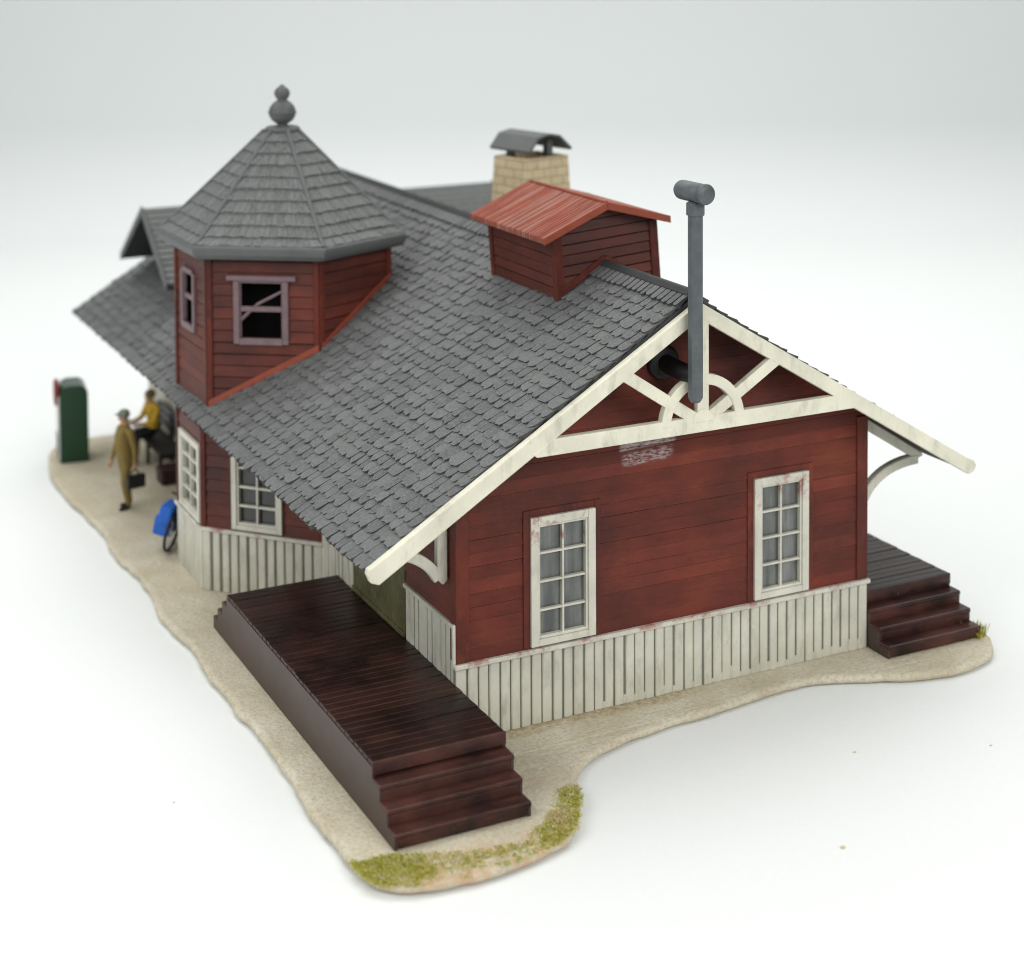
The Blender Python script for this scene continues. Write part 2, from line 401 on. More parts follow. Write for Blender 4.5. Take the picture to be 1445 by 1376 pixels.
def frame(o, t):
    """local x along the wall, local y outwards, local z up (t = wall direction, seen from outside left to right)"""
    t = Vector((t[0], t[1], 0)).normalized(); n = Vector((t.y, -t.x, 0))
    m = Matrix((t, n, Vector((0, 0, 1)))).transposed().to_4x4(); m.translation = Vector((o[0], o[1], o[2] if len(o) > 2 else 0)); return m

def clip(poly, a, b, c):
    """keep a*x+b*y<=c"""
    out = []
    for i in range(len(poly)):
        p, q = poly[i], poly[(i+1) % len(poly)]
        dp, dq = a*p[0]+b*p[1]-c, a*q[0]+b*q[1]-c
        if dp <= 1e-9: out.append(p)
        if (dp < -1e-9 and dq > 1e-9) or (dp > 1e-9 and dq < -1e-9):
            t = dp/(dp-dq); out.append((p[0]+(q[0]-p[0])*t, p[1]+(q[1]-p[1])*t))
    return out

def siding(mb, poly, course, lap, holes=(), z0=None, mi=0, back=.12, base=0.0, gap=.022, mg=1):
    """lapped horizontal boards over a convex (s,z) outline, in mb.T's wall frame; holes are (s0,s1,z0,z1)"""
    zs = [p[1] for p in poly]; ss = [p[0] for p in poly]
    lo, hi = min(zs), max(zs); z = lo if z0 is None else z0
    rows = []
    while z < hi-1e-6: rows.append((z, z+course)); z += course
    def pieces(a, b):
        pl = clip(clip(poly, 0, -1, -a), 0, 1, b)
        if len(pl) < 3: return []
        res = [pl]
        for h in holes:
            nx = []
            for q in res:
                if h[2] >= b-1e-6 or h[3] <= a+1e-6: nx.append(q); continue
                for cc in ([(1, 0, h[0])], [(-1, 0, -h[1])], [(-1, 0, -h[0]), (1, 0, h[1]), (0, 1, h[2])], [(-1, 0, -h[0]), (1, 0, h[1]), (0, -1, -h[3])]):
                    r = q
                    for c in cc: r = clip(r, *c) if len(r) >= 3 else []
                    if len(r) >= 3 and abs(sum(r[i][0]*r[(i+1) % len(r)][1]-r[(i+1) % len(r)][0]*r[i][1] for i in range(len(r)))) > 1e-5: nx.append(r)
            res = nx
        return res
    for a, b in rows:
        a2 = max(a, lo)
        j = random.uniform(-.15, .15)*lap; g = gap*random.uniform(.6, 1.25)
        off = lambda p: base+.004+(lap+j)*(1-(p[1]-a)/(b-a))
        for q, f0, f1, mm in [(q, off, lambda p: base-.02, mi) for q in pieces(a, b-g)]+[(q, lambda p: base-.012, lambda p: base-back, mg) for q in pieces(a, b)]:
            n = len(q)
            vs = [(p[0], f0(p), p[1]) for p in q]+[(p[0], f1(p), p[1]) for p in q]
            mb.add(vs, [tuple(range(n)), tuple(range(n, 2*n))[::-1]]+[(i, (i+1) % n, n+(i+1) % n, n+i) for i in range(n)], mm)

def window(parent, fr, s0, s1, z0, z1, cols, rows, fwid=.15, proud=.09, mat='white_win', mw=.045, name='window', pane='pane'):
    mb = MB(); mb.T = fr
    a = .012
    mb.box(s0, s0+fwid, -.05, proud, z0, z1); mb.box(s1-fwid, s1, -.05, proud, z0, z1)
    mb.box(s0+fwid+.001, s1-fwid-.001, -.05, proud-.004, z1-fwid, z1); mb.box(s0+fwid+.001, s1-fwid-.001, -.05, proud-.004, z0, z0+fwid*.8)
    # inner sash a step back
    i0, i1, j0, j1 = s0+fwid, s1-fwid, z0+fwid*.8, z1-fwid; sw = .05
    mb.box(i0+.002, i0+sw, -.05, proud-.035, j0+.002, j1-.002); mb.box(i1-sw, i1-.002, -.05, proud-.035, j0+.002, j1-.002)
    mb.box(i0+sw+.001, i1-sw-.001, -.05, proud-.038, j0+.002, j0+sw*1.3); mb.box(i0+sw+.001, i1-sw-.001, -.05, proud-.038, j1-sw, j1-.002)
    for c in range(1, cols):
        x = i0+(i1-i0)*c/cols+random.uniform(-.006, .006); mb.box(x-mw/2, x+mw/2, -.045, proud-.045, j0+sw, j1-sw)
    for r_ in range(1, rows):
        z = j0+(j1-j0)*r_/rows+random.uniform(-.008, .008); mb.box(i0+sw, i1-sw, -.045, proud-.05, z-mw/2, z+mw/2)
    o = mb.build(name, M[mat], parent, .008)
    pb = MB(); pb.T = fr; pb.box(s0+fwid*.5, s1-fwid*.5, -.085, -.048, z0+fwid*.4, z1-fwid*.5)
    pb.build('pane', M[pane], o)
    return o

def battens(mb, s0, s1, z0, z1, pitch, gap=.038, mi=0, mg=1, worn=False, proud=.045):
    """raised vertical boards over a dark grooved ground, in mb.T's wall frame"""
    mb.box(s0, s1, -.10, 0.0, z0, z1, mg)
    n = max(1, round((s1-s0)/pitch)); p = (s1-s0)/n
    for i in range(n):
        j = random.uniform(-.012, .012); zt = z1-.002
        a, b = s0+i*p+gap/2+(j if i else 0), s0+(i+1)*p-gap/2+(random.uniform(-.012, .012) if i < n-1 else 0)
        if i == 0: a = s0
        if i == n-1: b = s1
        q = proud+random.uniform(-.01, .01)
        # each board has a slightly rounded face
        k = .022
        mb.add([(a, -.01, z0+.003), (a, q*.6, z0+.003), (a+k, q, z0+.003), (b-k, q, z0+.003), (b, q*.6, z0+.003), (b, -.01, z0+.003),
                (a, -.01, zt), (a, q*.6, zt), (a+k, q, zt), (b-k, q, zt), (b, q*.6, zt), (b, -.01, zt)],
               [(0, 1, 2, 3, 4, 5)[::-1], (6, 7, 8, 9, 10, 11)]+[(i2, i2+1, i2+7, i2+6) for i2 in range(5)], mi)
        if worn and i < n-1 and i > n*.3 and random.random() < .85:      # casting that fills the foot of the groove
            mb.box(b-.002, b+gap+.03, -.01, proud*.7, z0+.003, z0+random.uniform(.08, .28), mi)

# ------------------------------------------------------------------ setting
def sheet(name, prof, mat, label):
    """paper sheet across the view: prof is (distance from the camera foot, height)"""
    mb = MB(); d = Vector((math.sin(yaw), math.cos(yaw), 0)); rgt = Vector((math.cos(yaw), -math.sin(yaw), 0))
    c = Vector((CAMP[0], CAMP[1], 0)); vs = []; nx = 12; k = nx+1
    for a, z in prof:
        for i in range(k):
            p = c+d*a+rgt*(-140+280*i/nx); vs.append((p.x, p.y, z))
    mb.add(vs, [(i*k+j, i*k+j+1, (i+1)*k+j+1, (i+1)*k+j) for i in range(len(prof)-1) for j in range(nx)], 0, True)
    o = mb.build(name, mat, None, recalc=False); o['kind'] = 'structure'; o['label'] = label; o['category'] = name
RAD = 5.5
sheet('backdrop', [(-90, -.22), (-20, -.22), (40, -.22), (91, -.22)]+[(91+RAD*math.sin(R(90*i/20)), -.22+RAD*(1-math.cos(R(90*i/20)))) for i in range(1, 21)]+[(91+RAD+.3, 40), (91+RAD+.6, 60)],
      M['paper'], 'seamless white paper sweep under the model station and curving up behind it')

# ------------------------------------------------------------------ scenic base
OUT = [(-3.42, 1.3), (-3.43, -.12), (-3.56, -1.23), (-3.50, -2.3), (-3.48, -3.28), (-3.44, -3.87), (-3.28, -4.15), (-3.05, -4.33), (-2.7, -4.44), (-2.15, -4.53), (-1.75, -4.58), (-1.36, -4.56),
       (-.6, -4.46), (.02, -4.29), (.32, -4.15), (.55, -3.9), (.85, -3.45), (1.1, -2.95), (1.35, -2.5), (1.55, -2.1), (1.8, -1.82), (2.1, -1.66), (2.83, -1.39), (3.6, -1.22), (4.31, -1.12), (5.1, -1.07),
       (5.95, -.98), (7.0, -.82), (7.94, -.76), (8.5, -.95), (9.2, -1.28), (10.22, -1.68), (11.2, -1.82), (11.87, -1.74), (12.3, -1.6), (12.6, -1.3), (12.9, -.85), (13.1, -.3), (13.15, .4), (13.1, 3), (13.15, 8),
       (13.1, 14), (13.2, 20), (12.9, 24.2), (8, 24.5), (4, 24.3), (.5, 24.35), (-1.3, 24.37), (-2.5, 24.25), (-3.0, 24.0), (-3.35, 23.2), (-3.6, 22), (-3.77, 20.6), (-3.71, 18.44), (-3.55, 16.8), (-3.48, 15.1),
       (-3.62, 14.1), (-3.58, 13.1), (-3.42, 11.8), (-3.45, 10.4), (-3.60, 9.2), (-3.56, 8.1), (-3.42, 7.1), (-3.48, 6.1), (-3.55, 5.3), (-3.42, 4.3), (-3.50, 3.4), (-3.42, 2.65)]
def resample(p, step):
    out = []
    for i in range(len(p)):
        a = Vector(p[i]); b = Vector(p[(i+1) % len(p)]); n = max(1, int((b-a).length/step))
        for j in range(n): out.append(a.lerp(b, j/n))
    return out
def base_plate():
    from mathutils import noise as mn
    pts = resample(OUT, .16); n = len(pts)
    # centripetal smoothing keeps the hand-cut waviness
    for _ in range(2): pts = [(pts[i-1]+pts[i]*2+pts[(i+1) % n])/4 for i in range(n)]
    nor = []
    for i in range(n):
        t = (pts[(i+1) % n]-pts[i-1]).normalized(); nor.append(Vector((-t.y, t.x)))
    bm = bmesh.new(); rings = []
    for off, z in ((0.20, -.214), (0.05, -.185), (-.01, -.13), (-.005, -.06), (.035, -.018), (.11, -.004)):
        rg = []
        for i, p in enumerate(pts):
            w_ = .05*mn.noise(Vector((p.x*1.7, p.y*1.7, z*3)))+.025*mn.noise(Vector((p.x*6, p.y*6, 3)))
            q = p+nor[i]*(off+w_); zz = z if z < -.2 else z+.012*mn.noise(Vector((p.x*3, p.y*3, 9)))
            rg.append(bm.verts.new((q.x*U, q.y*U, zz*U)))
        rings.append(rg)
    for a, b in zip(rings, rings[1:]):
        for i in range(n): bm.faces.new((a[i], a[(i+1) % n], b[(i+1) % n], b[i]))
    from mathutils.geometry import tessellate_polygon
    tess = tessellate_polygon([[Vector((v.co.x*100, v.co.y*100, 0)) for v in rings[-1]]])
    for t in tess:
        for rg in (rings[-1], rings[0]):
            try: bm.faces.new([rg[i] for i in t])
            except ValueError: pass
    bmesh.ops.recalc_face_normals(bm, faces=bm.faces)
    me = bpy.data.meshes.new('scenic_base'); bm.to_mesh(me); bm.free(); me.materials.append(M['base'])
    for p in me.polygons: p.use_smooth = len(p.vertices) == 4
    o = bpy.data.objects.new('scenic_base', me); COL.objects.link(o)
    tag(o, 'sandy plaster base plate with wavy hand-cut edges under the whole station', 'base')
base_plate()

# ------------------------------------------------------------------ station building
W, HW, SL = 10.0, 1.57, .626
ZR, EX, ZE = 8.60, 2.26, 4.07          # ridge height, eave overhang, eave height
Y0, Y1 = -.80, 24.4
PZ = 1.145
def roofz(x): return ZR-SL*abs(x-5)
st = thing('station_building', 'red clapboard model railway station with grey shingle roof, turret and white timber gable', 'building')

# gable wall facing the camera (pentagon of boards), with the scraped patch
mb = MB(); mb.T = frame((0, 0, 0), (1, 0))
soff = .20
gp = [(0, HW), (W, HW), (W, roofz(0)-soff), (5, ZR-soff), (0, roofz(0)-soff)]
WH = [(s0+.06, s1-.06, HW-.1, 4.21) for s0, s1 in ((1.6, 3.09), (7.005, 8.425))]
siding(mb, gp, .272, .016, WH, back=.14, gap=.014)
gw = mb.build('gable_wall', [M['red_gable'], M['joint_gable']], st)
gw['label'] = 'front gable wall with a scraped white patch'
mb = MB(); mb.T = frame((W, 24, 0), (-1, 0)); siding(mb, gp, .30, .03, back=.14); mb.build('gable_wall', [M['red'], M['joint']], st)
# corner boards and red window casings
def cb(x0, x1, y0, y1, z0, z1):
    b = MB(); b.box(x0, x1, y0, y1, z0, z1); b.build('corner_board', M['red_trim'], st, .015)
cb(-.055, .24, -.055, .24, HW+.004, roofz(0)-soff); cb(W-.24, W+.055, -.055, .24, HW+.004, roofz(0)-soff)
for s0, s1 in ((1.6, 3.09), (7.005, 8.425)):
    mb = MB(); mb.T = frame((0, 0, 0), (1, 0)); k = .15; zt = 4.27
    mb.box(s0-k, s0-.003, -.02, .045, HW+.01, zt+k); mb.box(s1+.003, s1+k, -.02, .045, HW+.01, zt+k); mb.box(s0-.003, s1+.003, -.02, .042, zt+.003, zt+k)
    mb.build('window_casing', M['red_trim'], st, .01)
    window(st, mb.T, s0, s1, HW+.045, zt, 2, 4, .17, .10)
# front wainscot
mb = MB(); mb.T = frame((0, 0, 0), (1, 0)); battens(mb, -.05, W+.05, .0, HW-.10, .238, worn=True)
wn = mb.build('wainscot', [M['white'], M['groove']], st)
mb = MB(); mb.box(-.10, W+.10, -.115, .05, HW-.10, HW); mb.build('rail', M['rail'], wn, .018)
# side walls
mb = MB(); mb.T = frame((0, 24, 0), (0, -1))       # left side, facing -x
siding(mb, [(24-2.6, 2.3), (24, 2.3), (24, roofz(0)-soff), (24-2.6, roofz(0)-soff)], .30, .03, back=.14)
siding(mb, [(24-7.8, 2.3), (24-5.66, 2.3), (24-5.66, roofz(0)-soff), (24-7.8, roofz(0)-soff)], .30, .03, back=.14)
siding(mb, [(24-5.66, 3.7), (24-2.6, 3.7), (24-2.6, roofz(0)-soff), (24-5.66, roofz(0)-soff)], .30, .03, back=.14)
mb.build('side_wall', [M['red'], M['joint']], st)
mb = MB(); mb.T = frame((0, 24, 0), (0, -1)); battens(mb, 24-23.9, 24-14.6, 0, roofz(0)-soff, .30)
mb.build('far_wall', [M['cream'], M['groove']], st)
mb = MB(); mb.T = frame((W, 0, 0), (0, 1)); siding(mb, [(0, HW), (24, HW), (24, roofz(0)-soff), (0, roofz(0)-soff)], .30, .03, back=.14)
mb.build('side_wall', [M['red'], M['joint']], st)
mb = MB(); mb.T = frame((W, 0, 0), (0, 1)); battens(mb, .06, 24, 0, HW, .272); mb.build('wainscot', [M['white'], M['groove']], st)
for a, b in ((.055, 2.58), (5.68, 7.75)):
    mb = MB(); mb.T = frame((0, 24, 0), (0, -1)); battens(mb, 24-b, 24-a, PZ-.9, 2.26, .235, .05)
    wn = mb.build('wainscot', [M['white'], M['groove']], st)
    mb = MB(); mb.box(-.10, .03, a, b, 2.26, 2.35); mb.build('rail', M['white'], wn, .015)
mb = MB(); mb.box(-.11, 0.0, -.03, .055, HW+.004, 2.37)
mb.build('wainscot_end_post', M['white'], st, .012)
mb = MB(); mb.box(-.04, .06, 2.62, 5.62, PZ, 3.68)
dr = mb.build('door', M['door'], st, .01)
mb = MB(); mb.box(-.09, -.04, 2.60, 5.64, PZ+.01, PZ+.11); mb.build('threshold', M['door'], dr, .01)

# bay under the turret
BA, BB, BC, BD = (0, 7.75), (-2.22, 10.15), (-2.22, 12.35), (0, 14.75)
BTOP = 3.98
for (p, q, win) in ((BC, BB, (.38, 2.15, 1.62, 3.55)), (BB, BA, (.84, 2.22, 1.62, 3.75)), (BD, BC, None)):
    ln = math.dist(p, q); fr = frame((*p, 0), (q[0]-p[0], q[1]-p[1]))
    top = BTOP
    mb = MB(); mb.T = fr; siding(mb, [(0, HW), (ln, HW), (ln, top), (0, top)], .30, .035, [(win[0]+.05, win[1]-.05, win[2]-.2, win[3]-.05)] if win else (), back=.10); bw = mb.build('bay_wall', [M['red_turret'], M['joint']], st)
    mb = MB(); mb.T = fr; battens(mb, 0, ln, 0, HW-.09, .255, .05, proud=.06); mb.build('bay_wainscot', [M['white'], M['groove']], bw)
    mb = MB(); mb.T = fr; mb.box(-.05, ln+.05, -.05, .12, HW-.09, HW-.002); mb.build('rail', M['rail'], bw, .015)
    for a, b, d in ((-.02, .10, .062), (ln-.10, ln+.02, .058)):
        mb = MB(); mb.T = fr; mb.box(a, b, -.02, d, HW, top-.01); mb.build('corner_board', M['red_trim'], bw, .01)
    if win: window(st, fr, *win, 2, 4, .14, .11, mw=.05, pane='pane_unlit' if q is BA else 'pane')

# roof: two slopes, each a deck with its shingles
LEN = math.hypot(5+EX, ZR-ZE)
def roof_frame(side):
    if side < 0: o = Vector((-EX, 0, ZE)); u = Vector((5+EX, 0, ZR-ZE)).normalized(); sd = Vector((0, 1, 0))
    else: o = Vector((10+EX, 0, ZE)); u = Vector((-5-EX, 0, ZR-ZE)).normalized(); sd = Vector((0, 1, 0))
    n = Vector((-u.z*(1 if u.x > 0 else -1), 0, abs(u.x)))
    m_ = Matrix((sd, u, n)).transposed().to_4x4(); m_.translation = o; return m_
def shingle(mb, s, u, wd, ln, t0, t1, z, rag=.03):
    """one tapered slab: thick rounded butt at u, thin head at u+ln"""
    a = [random.uniform(-rag, rag) for _ in range(4)]; k = min(.095, wd*.30)
    low = [(s+.011, u+k+a[0]*.4), (s+k*.8, u+a[1]*.7), (s+wd*.5, u+a[2]), (s+wd-k*.8, u+a[3]*.7), (s+wd-.011, u+k+a[1]*.4)]
    top = [(s+wd-.011, u+ln), (s+.011, u+ln)]
    tl = random.uniform(-.012, .012)
    vs = []
    for p in low: vs.append((p[0], p[1], z+t0+tl*(p[0]-s)/wd))
    for p in top: vs.append((p[0], p[1], z+t1))
    for p in low: vs.append((p[0], p[1]-.004, z-.03))
    mb.add(vs, [(0, 1, 2, 3, 4, 5, 6)])
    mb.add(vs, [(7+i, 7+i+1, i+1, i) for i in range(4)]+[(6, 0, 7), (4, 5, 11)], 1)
def shingles(mb, s0, s1, n, ln, wmin=.24, wmax=.50, over=0.0, rag=.035, t0=.056):
    c = ln/n
    for k in range(n):
        s = s0+random.uniform(-.02, .02); u = k*c-(over if k == 0 else 0); du = 0
        while s < s1-.02:
            wd = min(random.choice((random.uniform(wmin, wmax), random.uniform(wmin, wmin*1.5))), s1-s)
            if s1-s-wd < .10: wd = s1-s
            if random.random() < .22: du = random.uniform(-.045, .045)
            dv = du+random.uniform(-.022, .022)
            shingle(mb, s, u+dv if k else u+dv*.5, wd, c*1.30+.05, t0+random.uniform(-.014, .018), .012, .0, rag)
            s += wd
for side in (-1, 1):
    mb = MB(); mb.T = roof_frame(side)
    mb.box(Y0+.01, Y1, .03, LEN-.02, -.13, -.028, 0)
    mb.box(Y0+.012, Y1-.01, .04, LEN-.06, -.17, -.132, 1)
    ro = mb.build('roof_slope', [M['shingle_edge'], M['soffit']], st)
    mb = MB(); mb.T = roof_frame(side)
    shingles(mb, Y0, Y1, 27, LEN-.42, over=.03)
    # ridge course: narrow slabs butted along the ridge
    s = Y0
    while s < Y1-.1:
        wd = random.uniform(.17, .25); shingle(mb, s, LEN-.44+random.uniform(-.02, .02), wd-.02, .40, .095, .085, 0, .012); s += wd
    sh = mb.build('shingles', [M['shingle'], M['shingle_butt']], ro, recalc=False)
mb = MB(); mb.prism([(4.84, ZR+.02), (5.16, ZR+.02), (5.05, ZR+.135), (4.95, ZR+.135)], 'y', Y0+.01, Y1); mb.build('ridge_cap', M['shingle_edge'], st, .02)

# gable truss in front of the wall
mb = MB(); ya, yb = -.98, -.80
ZT, ZL, XL = 8.50, 4.17, -2.22
sl = (ZT-ZL)/(5.06-XL); hv = .345
dx = .10
left = [(XL-.05, ZL-.10), (XL+.02, ZL-.26), (XL+.18, ZL-.32), (5.06, ZT-hv), (5.06, ZT), (XL+.06, ZL+.04), (XL-.03, ZL)]
mb.prism(left, 'y', ya, yb)
XR = 12.22
right = [(5.06, ZT), (5.06, ZT-hv), (XR-.08, ZL-.28), (XR+.06, ZL-.24), (XR+.13, ZL-.10), (XR+.06, ZL+.02), (XR-.03, ZL+.04)]
mb.prism(right, 'y', ya, yb)
e = .012
mb.prism([(1.30, 5.80), (9.14, 5.80), (9.0, 5.98), (8.62, 6.13), (1.66, 6.13), (1.2, 5.88)], 'y', ya-.006, yb-e)
mb.box(5.0, 5.27, ya+.004, yb-e*.5, 6.1, 8.22)
mb.bar((5.05, 6.02), (3.28, 7.20), .25, ya+.008, yb-e*.7)
mb.bar((5.2, 6.02), (7.06, 7.14), .25, ya+.012, yb-e*.8)
mb.arc((5.13, 6.0), .78, 1.0, 0, 180, ya-.016, yb-e*1.3, 26)
mb.arc((5.13, 6.02), .0, .26, 0, 180, ya-.03, yb-e*1.6, 14)
mb.build('gable_truss', M['white_truss'], st, .022, 2)

# eave brackets
def bracket(sgn, x0, y):
    b = MB(); y0, y1 = y-.09, y+.09
    X = lambda d: x0+sgn*d
    zr = roofz(x0)-.22
    P = lambda l: [(X(a), z) for a, z in l]
    b.prism(P([(.06, 3.16), (.16, 3.08), (.28, 3.2), (.27, zr-.14), (.06, zr-.02)]), 'y', y0, y1)                 # post on the wall
    b.prism(P([(.271, zr-.155), (.271, zr-.42), (1.72, zr-SL*1.72-.24), (1.92, zr-SL*1.92-.05), (1.86, zr-SL*1.86+.0)]), 'y', y0+.004, y1-.004)   # strut under the rafter
    cv_o, cv_i = [], []
    for i in range(13):
        t = i/12
        a = Vector((.24, 3.20)).lerp(Vector((.62, 3.92)), t); c_ = Vector((.62, 3.92)).lerp(Vector((1.78, zr-SL*1.78-.20)), t); p = a.lerp(c_, t)
        d = ((Vector((.62, 3.92))-Vector((.24, 3.20)))*(1-t)+(Vector((1.78, zr-SL*1.78-.20))-Vector((.62, 3.92)))*t).normalized(); n_ = Vector((-d.y, d.x))*.11
        cv_o.append((X(p.x+n_.x), p.y+n_.y)); cv_i.append((X(p.x-n_.x), p.y-n_.y))
    b.prism(cv_o+cv_i[::-1], 'y', y0-.004, y1+.004)
    b.build('bracket', M['white'], st, .02)
bracket(-1, 0, .40); bracket(1, W, .40)

# black flue disc on the gable, elbow and stove pipe
mb = MB()
mb.T = Matrix.Translation((4.72, -.02, 7.10)) @ Matrix.Rotation(R(90), 4, 'X')
mb.lathe([(.36, 0), (.37, .03), (.36, .10), (.30, .14), (.22, .15), (.20, .16)], (0, 0, 0), 26)
mb.T = Matrix.Identity(4)
mb.tube([(4.72, -.1, 7.10), (4.72, -.55, 7.08), (4.76, -.85, 7.05), (4.86, -1.10, 7.03)], [.19, .19, .19, .18], 14)
mb.build('flue', M['black'], st)
PXc, PYc = 4.80, -1.20
mb = MB(); mb.T = Matrix.Translation((PXc, PYc, 0))
k = .134; c_ = .058
oct_ = [(-k, -k+c_), (-k+c_, -k), (k-c_, -k), (k, -k+c_), (k, k-c_), (k-c_, k), (-k+c_, k), (-k, k-c_)]
mb.prism(oct_, 'z', 6.60, 10.62)
k2 = k+.03; mb.prism([(x*k2/k, y*k2/k) for x, y in oct_], 'z', 10.34, 10.60)
mb.lathe([(.0, 6.50), (.10, 6.52), (.15, 6.60), (.15, 6.62)], (0, 0, 0), 12)
sp = mb.build('stove_pipe', M['pipe'], st, .02)
mb = MB(); mb.T = Matrix.Translation((PXc+.02, PYc+.10, 10.80)) @ Matrix.Rotation(R(4), 4, 'Z') @ Matrix.Rotation(R(90), 4, 'X') @ Matrix.Scale(.80, 4)
mb.lathe([(.10, -.64), (.20, -.60), (.245, -.52), (.255, -.40), (.255, .38), (.22, .40), (.22, .43), (.265, .44), (.27, .53), (.25, .57), (.10, .585)], (0, 0, 0), 22)
mb.build('pipe_head', M['pipe'], sp)

# cupola astride the ridge, leaning a little to the left
cu_piv = Vector((5.0, 2.95, 8.6))
CT = Matrix.Translation(cu_piv) @ Matrix.Rotation(R(-4.2), 4, 'Y') @ Matrix.Translation(-cu_piv)
x0, x1, y0, y1 = 3.80, 6.36, 2.95, 6.22
zb, zt_, za = 7.55, 9.40, 9.93
mb = MB()
def cfr(o, t): return CT @ frame(o, t)
mb.T = cfr((x0, y0, 0), (1, 0)); wd = x1-x0; siding(mb, [(0, zb), (wd, zb), (wd, 9.47), (1.16, 9.92), (0, 9.52)], .235, .026, z0=zb+.02, back=.10, gap=.034)
mb.T = cfr((x0, y1, 0), (0, -1)); siding(mb, [(0, zb), (y1-y0, zb), (y1-y0, zt_), (0, zt_)], .235, .026, z0=zb+.02, back=.10, gap=.034)
mb.T = cfr((x1, y0, 0), (0, 1)); siding(mb, [(0, zb), (y1-y0, zb), (y1-y0, zt_), (0, zt_)], .235, .026, z0=zb+.02, back=.10, gap=.034)
mb.T = cfr((x1, y1, 0), (-1, 0)); siding(mb, [(0, zb), (wd, zb), (wd, zt_), (wd/2, za), (0, zt_)], .235, .026, z0=zb+.02, back=.10, gap=.034)
cu = mb.build('cupola', [M['red_turret'], M['joint']], st)
for a in (x0, x1-.15):
    mb = MB(); mb.T = CT; mb.box(a-.06 if a == x0 else a, a+.15 if a == x0 else a+.21, y0-.065, y0+.10, zb+.1, (9.50 if a == x0 else 9.44))
    mb.build('corner_board', M['red_trim'], cu, .014)
mb = MB(); mb.T = CT; mb.box(x0-.062, x0+.09, y1-.1, y1+.06, zb+.1, zt_)
mb.build('corner_board', M['red_trim'], cu, .014)
mb = MB()                                               # flashing strips along the roof slopes
mb.bar((x0+.12, roofz(x0+.12)+.16), (5.0, ZR+.17), .14, y0-.09, y0-.02); mb.bar((5.003, ZR+.17), (6.5, roofz(6.5)+.16), .14, y0-.088, y0-.018)
mb.build('flashing', M['red_trim'], cu, .01)
mb = MB(); mb.T = CT
ov, ovr, oy0, oy1 = .44, .20, y0-.36, y1+.09
sr = .345; zap = 10.06; cx_ = (x0+x1)/2-.10
def corr(sg):
    n = int((oy1-oy0)/.125*8); vs = []; fs = []
    L_ = wd/2+(ov-.10 if sg < 0 else ovr+.10)
    for i in range(n+1):
        y = oy0+(oy1-oy0)*i/n; h = .022*math.sin(2*math.pi*y/.125)
        for f_, zz in ((0, 0), (1, 0), (1, -.12), (0, -.12)):
            vs.append((cx_+sg*L_*f_, y, zap-sr*L_*f_+(h if zz == 0 else zz)))
    for i in range(n):
        for j in range(4): fs.append((4*i+j, 4*i+(j+1) % 4, 4*i+4+(j+1) % 4, 4*i+4+j))
    fs += [(0, 1, 2, 3), (4*n+3, 4*n+2, 4*n+1, 4*n)]
    mb.add(vs, fs)
corr(-1); corr(1)
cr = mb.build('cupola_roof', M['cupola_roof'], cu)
L_ = wd/2+ov-.08; R_ = wd/2+ovr+.12
for y in (oy0-.05, oy1+.003):
    mb = MB(); mb.T = CT
    mb.prism([(cx_-L_, zap-sr*L_-.14), (cx_, zap-.15), (cx_, zap+.03), (cx_-L_, zap-sr*L_+.025)], 'y', y, y+.047)
    mb.prism([(cx_, zap-.15), (cx_+R_, zap-sr*R_-.14), (cx_+R_, zap-sr*R_+.025), (cx_, zap+.03)], 'y', y, y+.047)
    mb.build('fascia', M['cupola_fascia'], cr, .012)
mb = MB(); mb.T = CT; mb.tube([(cx_, oy0, zap+.01), (cx_, oy1, zap+.01)], .045, 8); mb.build('ridge_cap', M['cupola_fascia'], cr)

# chimney, turned a little
mb = MB(); CH = Matrix.Translation((7.62, 11.72, 0)) @ Matrix.Rotation(R(14), 4, 'Z'); mb.T = CH
a, b = .79, .66; t = .07
zc0, zc1 = 6.2, 9.90
def ringbox(mb, a0, b0, a1, b1, z0, z1, th, mi=0):
    q = [(-1, -1), (1, -1), (1, 1), (-1, 1)]
    vs = [(x*a0, y*b0, z0) for x, y in q]+[(x*a1, y*b1, z1) for x, y in q]+[(x*(a1-th), y*(b1-th), z1) for x, y in q]+[(x*(a1-th), y*(b1-th), z1-.35) for x, y in q]
    fs = [(3, 2, 1, 0), (12, 13, 14, 15)]
    for r_ in range(3): fs += [(4*r_+i, 4*r_+(i+1) % 4, 4*r_+4+(i+1) % 4, 4*r_+4+i) for i in range(4)]
    mb.add(vs, fs, mi)
ringbox(mb, a+.16, b+.16, a, b, zc0, zc1, .17)
chm = mb.build('chimney', M['chimney'], st, .02)
mb = MB(); mb.T = CH
hb = .84
prof = [(-.80, 10.12), (-.46, 10.50), (-.05, 10.57), (.34, 10.50), (.78, 10.12)]
inn = [(x*.93, z-.07) for x, z in prof]
mb.prism([prof[0], prof[1], prof[2], prof[3], prof[4]]+inn[::-1], 'y', -hb, hb)
for x, y in ((-.42, .36), (.30, -.36)): mb.box(x-.10, x+.10, y-.10, y+.10, 9.56, 10.40)
mb.build('chimney_cap', M['turret_trim'], chm, .012)

